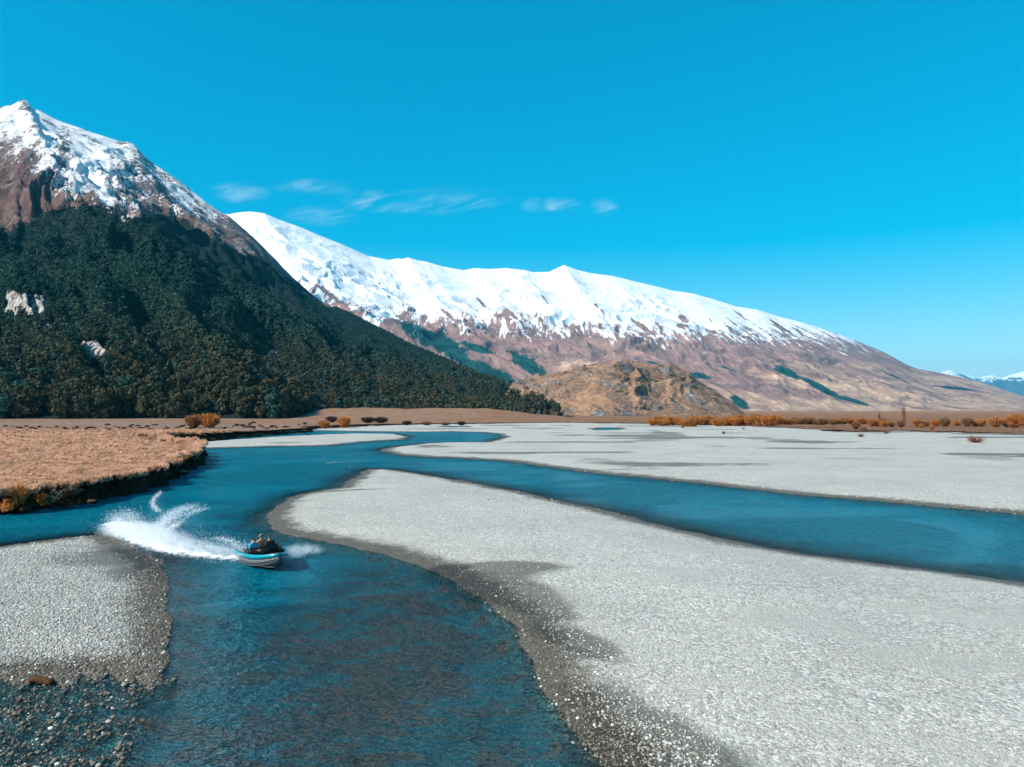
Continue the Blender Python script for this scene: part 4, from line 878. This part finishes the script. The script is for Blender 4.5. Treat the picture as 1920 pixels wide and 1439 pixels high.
strip('hull_bottom', [line(CB, CZ, -1), line(CB * .5, (CZ + KZ) / 2, -1), line(CB * 0, KZ, 1), line(CB * .5, (CZ + KZ) / 2, 1), line(CB, CZ, 1)], M_BOTTOM)
def poly_mesh(name, V, F): return mesh_np(name, V, F, smooth=False)
def boxm(name, cx, cy_, cz, sx, sy, sz, mat, bev=.02, parent=boat, rot=None):
    bm = bmesh.new(); bmesh.ops.create_cube(bm, size=1); bmesh.ops.scale(bm, vec=(sx, sy, sz), verts=bm.verts)
    if bev: bmesh.ops.bevel(bm, geom=bm.edges[:], offset=bev, segments=2, affect='EDGES')
    me = bpy.data.meshes.new(name); bm.to_mesh(me); bm.free(); o = obj(name, me, mat, parent); o.location = (cx, cy_, cz)
    if rot: o.rotation_euler = rot
    return o
strip('transom', [[(-2.45, -.86, .08), (-2.45, 0, -.2), (-2.45, .86, .08)], [(-2.45, -.96, .46), (-2.45, 0, .46), (-2.45, .96, .46)], [(-2.45, -.90, .72), (-2.45, 0, .70), (-2.45, .90, .72)]], M_ALU)
strip('cockpit_floor', [line(CB * .97, CZ * 0 + .12, -1)[:8], line(CB * .97, CZ * 0 + .12, 1)[:8]], M_DGREY)
strip('foredeck', [line(np.clip(GB - .17, .01, 9), GZ - .06, -1)[5:], line(GB * 0, GZ - .02, 1)[5:], line(np.clip(GB - .17, .01, 9), GZ - .06, 1)[5:]], M_DGREY)
boxm('engine_cover', -1.85, 0, .48, 1.0, 1.1, .55, M_SEAT, .06); boxm('dashboard', .62, 0, .72, .42, 1.72, .26, M_BLK, .05)
jet = boxm('jet_unit', -2.68, 0, .02, .45, .36, .32, M_ALU, .05)
# wrap-round smoked screen
wf = [(1.18, -.50, .86), (1.18, .50, .86)]; wt = [(.72, -.52, 1.24), (.72, .52, 1.24)]
strip('windscreen', [[(-.15, -.92, .80), (.55, -.89, .82), (1.18, -.50, .86), (1.25, 0, .88), (1.18, .50, .86), (.55, .89, .82), (-.15, .92, .80)], [(-.30, -.86, .99), (.30, -.83, 1.14), (.74, -.48, 1.24), (.78, 0, 1.26), (.74, .48, 1.24), (.30, .83, 1.14), (-.30, .86, .99)]], M_SCREEN)
obj('screen_frame', tubes_mesh('screen_frame', [([(-.30, -.86, .99), (.30, -.83, 1.14), (.74, -.48, 1.24), (.78, 0, 1.26), (.74, .48, 1.24), (.30, .83, 1.14), (-.30, .86, .99)], [.016] * 7), ([(.74, -.48, 1.24), (1.18, -.50, .86)], [.014] * 2), ([(.74, .48, 1.24), (1.18, .50, .86)], [.014] * 2)], 5), M_BLK, boat)
obj('mooring_rope', tubes_mesh('mooring_rope', [([(2.55, 0, .95), (2.50, -.18, .86), (2.35, -.34, .70), (2.15, -.42, .60)], [.013] * 4), ([(2.62, 0, .78), (2.66, .02, .6), (2.5, .05, .48)], [.013] * 3)], 5), M_BLK, boat)
boxm('bow_eye', 2.60, 0, .80, .07, .06, .10, M_ALU, .015)
steer = bpy.data.meshes.new('steering_wheel'); bm = bmesh.new()
for i in range(20):
    for k in range(6):
        a, b = 2 * math.pi * i / 20, 2 * math.pi * k / 6; rr = .17 + .017 * math.cos(b); bm.verts.new((.017 * math.sin(b), rr * math.cos(a), rr * math.sin(a)))
bm.verts.ensure_lookup_table()
for i in range(20):
    for k in range(6): bm.faces.new([bm.verts[i * 6 + k], bm.verts[((i + 1) % 20) * 6 + k], bm.verts[((i + 1) % 20) * 6 + (k + 1) % 6], bm.verts[i * 6 + (k + 1) % 6]])
bm.to_mesh(steer); bm.free(); so = obj('steering_wheel', steer, M_BLK, boat); so.location = (.36, .38, .84); so.rotation_euler = (0, R(-25), 0)
SEATS = [(-.25, .38), (-.45, -.50), (-.85, .06)]
for (sx, sy) in SEATS:
    st_ = boxm('seat', sx, sy, .62, .46, .46, .16, M_SEAT, .05); bk = boxm('backrest', -.24, 0, .28, .12, .44, .52, M_SEAT, .05, st_, (0, R(-8), 0)); boxm('pedestal', 0, 0, -.28, .2, .2, .44, M_ALU, .02, st_)

# ------------------------------------------------------------------ people in the boat
M_SKIN = simple('skin', (.52, .29, .20), .55, .35, var=.08, vscale=20)
def skin_mesh(name, verts, edges, radii, mat, parent=None, sub=2):
    me = bpy.data.meshes.new(name); me.from_pydata(verts, edges, []); o = obj(name, me, mat, parent)
    o.modifiers.new('skin', 'SKIN'); sv = me.skin_vertices[0].data
    for i, r_ in enumerate(radii): sv[i].radius = r_ if isinstance(r_, tuple) else (r_, r_)
    sv[0].use_root = True
    sb = o.modifiers.new('smooth', 'SUBSURF'); sb.levels = sub; sb.render_levels = sub
    o.modifiers['skin'].use_smooth_shade = True; return o
def person(loc, jacket, hair, label, hat=None, collar=None, glasses=True, lean=0.05, turn=0.0, reach=.34, hood=False):
    V = [(0, 0, .08), (.01, 0, .25), (lean * .6, 0, .45), (lean, 0, .575), (lean + .02, 0, .645), (lean + .03, 0, .72), (lean + .025, 0, .80)]
    E = [(0, 1), (1, 2), (2, 3), (3, 4), (4, 5), (5, 6)]; Rr = [(.15, .12), (.14, .11), (.155, .12), .055, (.072, .068), (.085, .078), (.065, .06)]
    jv = [(0, 0, .02), (.01, 0, .25), (lean * .6, 0, .46), (lean * .9, 0, .555)]; je = [(0, 1), (1, 2), (2, 3)]; jr = [(.20, .155), (.185, .15), (.20, .15), (.095, .09)]
    for sg_ in (-1, 1):
        b = len(V); V += [(lean * .6, .19 * sg_, .47), (.10, .26 * sg_, .24), (reach, .20 * sg_, .25), (reach + .07, .185 * sg_, .262), (reach + .13, .18 * sg_, .25)]
        E += [(2, b), (b, b + 1), (b + 1, b + 2), (b + 2, b + 3), (b + 3, b + 4)]; Rr += [.062, .048, .032, (.042, .022), (.036, .016)]
        th = len(V); V += [(reach + .06, .155 * sg_, .285), (reach + .095, .148 * sg_, .295)]; E += [(b + 3, th), (th, th + 1)]; Rr += [.014, .011]
        h = len(V); V += [(.04, .10 * sg_, .06), (.44, .13 * sg_, .10), (.50, .13 * sg_, -.26), (.62, .14 * sg_, -.30)]; E += [(0, h), (h, h + 1), (h + 1, h + 2), (h + 2, h + 3)]; Rr += [.095, .065, .045, .045]
        j = len(jv); jv += [(lean * .6, .20 * sg_, .475), (.10, .268 * sg_, .24), (reach - .02, .205 * sg_, .25)]; je += [(2, j), (j, j + 1), (j + 1, j + 2)]; jr += [.085, .07, .05]
    o = skin_mesh('person', V, E, Rr, M_SKIN); o['label'] = label; o['category'] = 'person'
    skin_mesh('jacket', jv, je, jr, jacket, o)
    hc = Vector((lean + .015, 0, .735))
    def cap(name, mat, f, sx, sy, sz, cut, dz=0.0):
        bm = bmesh.new(); bmesh.ops.create_uvsphere(bm, u_segments=18, v_segments=12, radius=1)
        bmesh.ops.delete(bm, geom=[v for v in bm.verts if v.co.z < cut + f * max(0, v.co.x)], context='VERTS'); bmesh.ops.scale(bm, vec=(sx, sy, sz), verts=bm.verts)
        me = bpy.data.meshes.new(name); bm.to_mesh(me); bm.free(); q = obj(name, me, mat, o); q.location = hc + Vector((-.008, 0, dz))
        for p in me.polygons: p.use_smooth = True
        sd = q.modifiers.new('thickness', 'SOLIDIFY'); sd.thickness = .012; return q
    cap('hair', hair, .85, .108, .092, .122, -.45)
    if hat is not None: cap('hat', hat, .35, .115, .10, .13, .1, .012)
    if hood: cap('hood', jacket, 1.5, .135, .125, .15, -.8, -.01)
    if collar is not None:
        obj('collar', tubes_mesh('collar', [([(lean + .10 * math.cos(a), .105 * math.sin(a), .585 + .01 * math.cos(a)) for a in np.linspace(0, 2 * math.pi, 12)], [.038] * 12)], 6), collar, o)
    if glasses:
        obj('sunglasses', tubes_mesh('sunglasses', [([(lean - .02, -.086, .745), (lean + .085, -.07, .745), (lean + .118, -.03, .742), (lean + .12, 0, .748), (lean + .118, .03, .742), (lean + .085, .07, .745), (lean - .02, .086, .745)], [.006, .012, .022, .008, .022, .012, .006])], 6), M_BLK, o)
    obj('nose', tubes_mesh('nose', [([(lean + .108, 0, .745), (lean + .128, 0, .712), (lean + .105, 0, .70)], [.008, .014, .008])], 6), M_SKIN, o)
    obj('mouth', tubes_mesh('mouth', [([(lean + .098, -.026, .676), (lean + .107, 0, .674), (lean + .098, .026, .676)], [.003, .007, .003])], 5), M_LIP, o)
    for sg_ in (-1, 1): obj('ear', tubes_mesh('ear', [([(lean + .02, .088 * sg_, .70), (lean + .008, .096 * sg_, .725), (lean + .015, .089 * sg_, .75)], [.007, .013, .007])], 5), M_SKIN, o)
    m = Matrix.LocRotScale(boat.location, boat.rotation_euler, None)
    o.location = m @ Vector(loc); o.rotation_euler = (boat.rotation_euler.to_matrix() @ Euler((0, 0, turn)).to_matrix()).to_euler(); return o
M_LIP = simple('lips', (.35, .13, .11), .5)
J1 = simple('black jacket', (.015, .016, .02), .7); J2 = simple('tan hooded jacket', (.30, .16, .085), .8); J3 = simple('bright blue jacket', (.02, .33, .52), .6)
H1 = simple('dark hair', (.018, .013, .010), .6); H2 = simple('brown hair', (.06, .032, .02), .6); HT = simple('black beanie', (.014, .014, .016), .9); CO = simple('pale pink scarf', (.62, .42, .42), .8); HB = simple('pale grey beanie', (.50, .42, .36), .9)
person((-.28, .38, .72), J1, H1, 'man with dark glasses and black jacket at the wheel of the jet boat', glasses=True, turn=-.05)
person((-.85, .06, .76), J2, H2, 'passenger in tan hooded jacket seated behind the driver', hood=True, glasses=True)
person((-.48, -.50, .68), J3, H1, 'passenger in bright blue jacket with pale scarf beside the driver', collar=CO, glasses=True, turn=.15, reach=.30)

# ------------------------------------------------------------------ wake, spray
def inv_boat(p): return Matrix.LocRotScale(boat.location, boat.rotation_euler, None) @ Vector(p)
t = NT('water foam'); dn = t.att('dens'); P = t.vec((1, 1.3, 1)); n1 = t.noise(2.2, 6, .68, vec=P, dist=.6); n2 = t.noise(8, 4, .6)
f = t.math('ADD', dn, t.math('MULTIPLY', t.math('SUBTRACT', t.math('ADD', t.math('MULTIPLY', n1, .7), t.math('MULTIPLY', n2, .3)), .5), 2.4))
a = t.math('MULTIPLY', t.sm(f, .30, .85), .9)
d = t.n('BsdfDiffuse', {'Color': (.82, .85, .86, 1)}).outputs[0]; tr = t.n('BsdfTransparent').outputs[0]
t.link(t.n('MixShader', {0: a, 1: tr, 2: d}).outputs[0], t.out.inputs[0]); M_FOAM = t.m
def foam(name, strokes, label, res=.09, lift=.03, hump=0.0):
    """foam lying on the water: soft strokes (pixel path on the river, half widths in metres, strength)"""
    pts = []
    for path, w0, w1, a0, a1 in strokes:
        q = np.array([ground(*p)[:2] for p in path]); d_ = np.concatenate([[0], np.cumsum(np.linalg.norm(np.diff(q, axis=0), axis=1))]); u = np.linspace(0, d_[-1], 60)
        pts.append((np.interp(u, d_, q[:, 0]), np.interp(u, d_, q[:, 1]), np.linspace(w0, w1, 60), np.linspace(a0, a1, 60)))
    ax = np.concatenate([p[0] for p in pts]); ay = np.concatenate([p[1] for p in pts]); mw = max(p[2].max() for p in pts) * 1.6
    gx = np.arange(ax.min() - mw, ax.max() + mw, res); gy = np.arange(ay.min() - mw, ay.max() + mw, res); Y_, X_ = np.meshgrid(gy, gx, indexing='ij')
    D_ = np.full(X_.shape, -1.0)
    for px_, py_, w_, a_ in pts:
        for i in range(60): D_ = np.maximum(D_, a_[i] - 1.15 * ((X_ - px_[i]) ** 2 + (Y_ - py_[i]) ** 2) / w_[i] ** 2)
    F_ = grid_faces(*X_.shape); keep = D_.reshape(-1)[F_].max(1) > -.9
    zf_ = lift + hump * np.clip(D_, 0, 1) * (1 + .9 * fbm(X_ / .8, Y_ / .8, 7, 4))
    Vv, Ff, ex = compact(np.stack([X_, Y_, zf_], -1).reshape(-1, 3), F_[keep], {'dens': D_.reshape(-1)})
    me = mesh_np(name, Vv, Ff); attr(me, 'dens', ex['dens']); return obj(name, me, M_FOAM, kind='stuff', label=label, category='foam')
foam('wake_foam', [([(470, 1052), (430, 1050), (370, 1044), (310, 1033), (262, 1018), (228, 1000), (214, 985)], .7, 1.7, .9, .75), ([(300, 1010), (330, 988), (355, 970), (384, 957)], 1.3, .35, .7, .25), ([(292, 1005), (305, 985), (328, 964), (347, 954)], 1.3, .35, .6, .2), ([(297, 995), (318, 974), (366, 951)], 1.1, .3, .6, .2), ([(310, 1005), (345, 985), (372, 966)], .8, .25, .5, .1), ([(296, 1000), (300, 985), (315, 965)], .9, .3, .5, .1),
    ([(300, 962), (292, 955), (285, 945), (288, 934), (300, 925)], .3, .2, .55, .3), ([(455, 1030), (435, 1020), (415, 1010)], .7, .5, .35, .1), ([(215, 985), (232, 975), (255, 984)], 1.0, .8, .4, .1), ([(550, 1050), (570, 1042), (590, 1036)], .6, .4, .35, .0)], 'white foam trail churned up behind the jet boat', hump=.22)
foam('rapid_foam', [([(615, 869), (630, 867), (652, 869)], .9, .7, .55, .4), ([(655, 876), (664, 877)], .6, .4, .5, .3), ([(598, 862), (640, 864)], .5, .4, .2, .1), ([(560, 866), (600, 871)], .5, .4, .1, .0)], 'small white riffle foam above the tip of the near gravel bar', .25)
foam('ripple_foam', [([(420, 955), (480, 938), (540, 925), (590, 918)], .5, .35, .12, .0), ([(380, 962), (420, 948), (470, 940)], .4, .3, .12, .0), ([(440, 925), (520, 905), (580, 895)], .5, .4, .05, -.05)], 'faint streaks of foam drifting off the near gravel bar', .12)

t = NT('spray mist'); oc = t.n('TexCoord').outputs['Object']
ln = t.n('VectorMath', {0: oc}, operation='LENGTH').outputs['Value']; fall = t.math('SUBTRACT', 1.0, t.sm(ln, .15, 1.0))
nn = t.noise(2.3, 5, .68, vec=t.vec((.45, 1.5, 1.2), rot=(0, 0, R(39))), dist=.5); den = t.math('MULTIPLY', fall, t.sm(nn, .42, .66))
vs = t.n('VolumePrincipled', {'Color': (1, 1, 1, 1), 'Density': t.math('MULTIPLY', den, 2.0), 'Anisotropy': .2}); t.link(vs.outputs[0], t.out.inputs['Volume']); M_MIST = t.m
t = NT('thin mist'); oc = t.n('TexCoord').outputs['Object']
ln = t.n('VectorMath', {0: oc}, operation='LENGTH').outputs['Value']; fall = t.math('SUBTRACT', 1.0, t.sm(ln, .1, 1.0))
vs = t.n('VolumePrincipled', {'Color': (1, 1, 1, 1), 'Density': t.math('MULTIPLY', t.math('MULTIPLY', fall, t.sm(t.noise(2.2, 4, .65), .3, .65)), 1.5), 'Anisotropy': .2}); t.link(vs.outputs[0], t.out.inputs['Volume']); M_MIST2 = t.m
bm = bmesh.new(); bmesh.ops.create_icosphere(bm, subdivisions=2, radius=1); PUFF = bpy.data.meshes.new('spray_puff'); bm.to_mesh(PUFF); bm.free(); PUFF2 = PUFF.copy()
plume = empty('spray_plume', (*ground(330, 1030)[:2], 0), kind='stuff', label='white plume of spray thrown up behind the jet boat', category='spray')
path = np.array([ground(*p)[:2] for p in [(466, 1050), (440, 1049), (410, 1046), (370, 1041), (330, 1034), (290, 1024), (255, 1010), (232, 998)]])
dd = np.concatenate([[0], np.cumsum(np.linalg.norm(np.diff(path, axis=0), axis=1))])
ori = math.atan2(*(path[-1] - path[0])[::-1])
def puff(x, y, z, sx, sy, sz, rz, me, mat, par):
    o = obj('spray_puff', me, mat, par); o.location = Vector((x, y, z)) - par.location; o.scale = (sx, sy, sz); o.rotation_euler = (0, 0, rz); return o
for i, u in enumerate(np.linspace(0, 1, 15)):
    x = np.interp(u * dd[-1], dd, path[:, 0]); y = np.interp(u * dd[-1], dd, path[:, 1])
    hgt = .42 + .62 * math.sin(min(u * 1.15, 1) * math.pi * .8) ; wd = .75 + 1.5 * u
    puff(x + random.uniform(-.2, .2), y + random.uniform(-.3, .5) + .35 * u, hgt * .30, 1.5 + .5 * u, wd, hgt * random.uniform(.85, 1.1), ori + random.uniform(-.2, .2), PUFF, M_MIST, plume)
for (px, py, z, a_, b_, c_) in [(300, 1004, .3, 1.4, 1.0, .5), (275, 1002, .4, 1.6, 1.2, .7), (245, 995, .3, 1.3, .9, .6), (222, 988, .25, .8, .7, .5)]:
    x, y, _ = ground(px, py); puff(x, y, z, a_, b_, c_, ori, PUFF, M_MIST, plume)
bow = empty('bow_spray', (*ground(555, 1045)[:2], 0), kind='stuff', label='thin mist of spray beside the bow of the jet boat', category='spray')
for (px, py, z, a_, b_, c_) in [(543, 1050, .35, .8, .6, .6), (556, 1046, .42, .9, .7, .55), (573, 1042, .40, .9, .6, .5), (590, 1040, .3, .8, .5, .4)]:
    x, y, _ = ground(px, py); puff(x, y, z, a_, b_, c_, .3, PUFF2, M_MIST2, bow)
# flying drops
dp, ds = [], []
def drops(pth, n, spread, hmax, r0, r1):
    q = np.array([ground(*p)[:2] for p in pth]); d_ = np.concatenate([[0], np.cumsum(np.linalg.norm(np.diff(q, axis=0), axis=1))]); u = RNG.random(n) * d_[-1]
    x = np.interp(u, d_, q[:, 0]) + RNG.normal(0, spread, n); y = np.interp(u, d_, q[:, 1]) + RNG.normal(0, spread, n); z = np.abs(RNG.normal(0, hmax, n)) + .02
    dp.append(np.stack([x, y, z], -1)); ds.append(RNG.uniform(r0, r1, n) ** 1.0)
drops([(466, 1052), (410, 1047), (330, 1034), (255, 1010), (222, 990)], 16000, .75, .5, .004, .02)
drops([(300, 1005), (330, 975), (382, 956)], 1500, .32, .2, .008, .03); drops([(290, 1000), (318, 968), (345, 955)], 1500, .32, .2, .008, .03); drops([(295, 990), (330, 965), (366, 950)], 1200, .3, .2, .008, .028)
drops([(302, 925), (291, 934), (285, 945), (291, 955), (299, 962)], 900, .14, .12, .008, .03); drops([(214, 985), (222, 975), (240, 972), (255, 982)], 1200, .35, .4, .008, .03); drops([(545, 1050), (590, 1036)], 500, .3, .25, .005, .018); drops([(455, 1030), (435, 1020), (415, 1010)], 700, .25, .1, .006, .022)
dp = np.concatenate(dp); ds = np.concatenate(ds)
bm = bmesh.new(); bmesh.ops.create_icosphere(bm, subdivisions=1, radius=1); DR = bpy.data.meshes.new('drop'); bm.to_mesh(DR); bm.free()
M_DROP = simple('white water drops', (.85, .88, .9), .3, .5, var=.03)
scatter('spray_drops', dp, np.stack([ds] * 3, -1), np.zeros((len(ds), 3)), [proto('drop_kind', DR, M_DROP)], {'kind': 'stuff', 'label': 'white drops of water flying off the boat wake', 'category': 'spray'})

# ------------------------------------------------------------------ wisps of cloud
t = NT('cirrus wisp'); oc = t.n('TexCoord').outputs['Object']
ln = t.n('VectorMath', {0: oc}, operation='LENGTH').outputs['Value']; fall = t.math('SUBTRACT', 1.0, t.sm(ln, .05, 1.0))
nn = t.noise(.0021, 8, .74, vec=t.vec((.34, .5, 2.1), rot=(0, R(10), 0)), dist=1.6)
vs = t.n('VolumePrincipled', {'Color': (1, 1, 1, 1), 'Density': t.math('MULTIPLY', t.math('MULTIPLY', fall, t.sm(nn, .47, .70)), .0021), 'Anisotropy': .0}); t.link(vs.outputs[0], t.out.inputs['Volume']); M_CLOUD = t.m
for (px, py, w, h, lab) in [(452, 364, 55, 26, 'faint wisp of cloud just right of the near mountain crest'), (590, 351, 75, 18, 'thin upper streak of cloud above the snowy range'), (600, 405, 70, 24, 'low faint veil of cloud close above the snowy range'), (690, 380, 55, 28, 'small wisp left of the longest cloud'), (825, 378, 125, 32, 'longest brightest wisp of cloud in the middle of the sky'),
                        (1035, 386, 58, 22, 'short wisp of cloud right of the longest one'), (1132, 388, 30, 20, 'smallest wisp at the right end of the clouds')]:
    o = obj('cloud', PUFF.copy(), None); o.data.materials.clear(); o.data.materials.append(M_CLOUD); o.location = at_dist(px, py, 16000); k = 16000 / FPX
    o.scale = (w * k * 1.25, 480, h * k * 0.95); o['label'] = lab; o['category'] = 'cloud'; o['group'] = 'wisps of cloud'
    o.rotation_euler = (0, R(random.uniform(-6, 4)), 0)

# ------------------------------------------------------------------ the air of the valley
bm = bmesh.new(); bmesh.ops.create_cube(bm, size=1); me = bpy.data.meshes.new('haze'); bm.to_mesh(me); bm.free()
t = NT('valley haze'); vs = t.n('VolumePrincipled', {'Color': (.04, .60, .95, 1), 'Density': 1.8e-5, 'Anisotropy': .0}); t.link(vs.outputs[0], t.out.inputs['Volume'])
hz = obj('haze', me, t.m, kind='stuff'); hz.scale = (102000, 43000, 3100); hz.location = (0, 20000, 3100 / 2 - 330)
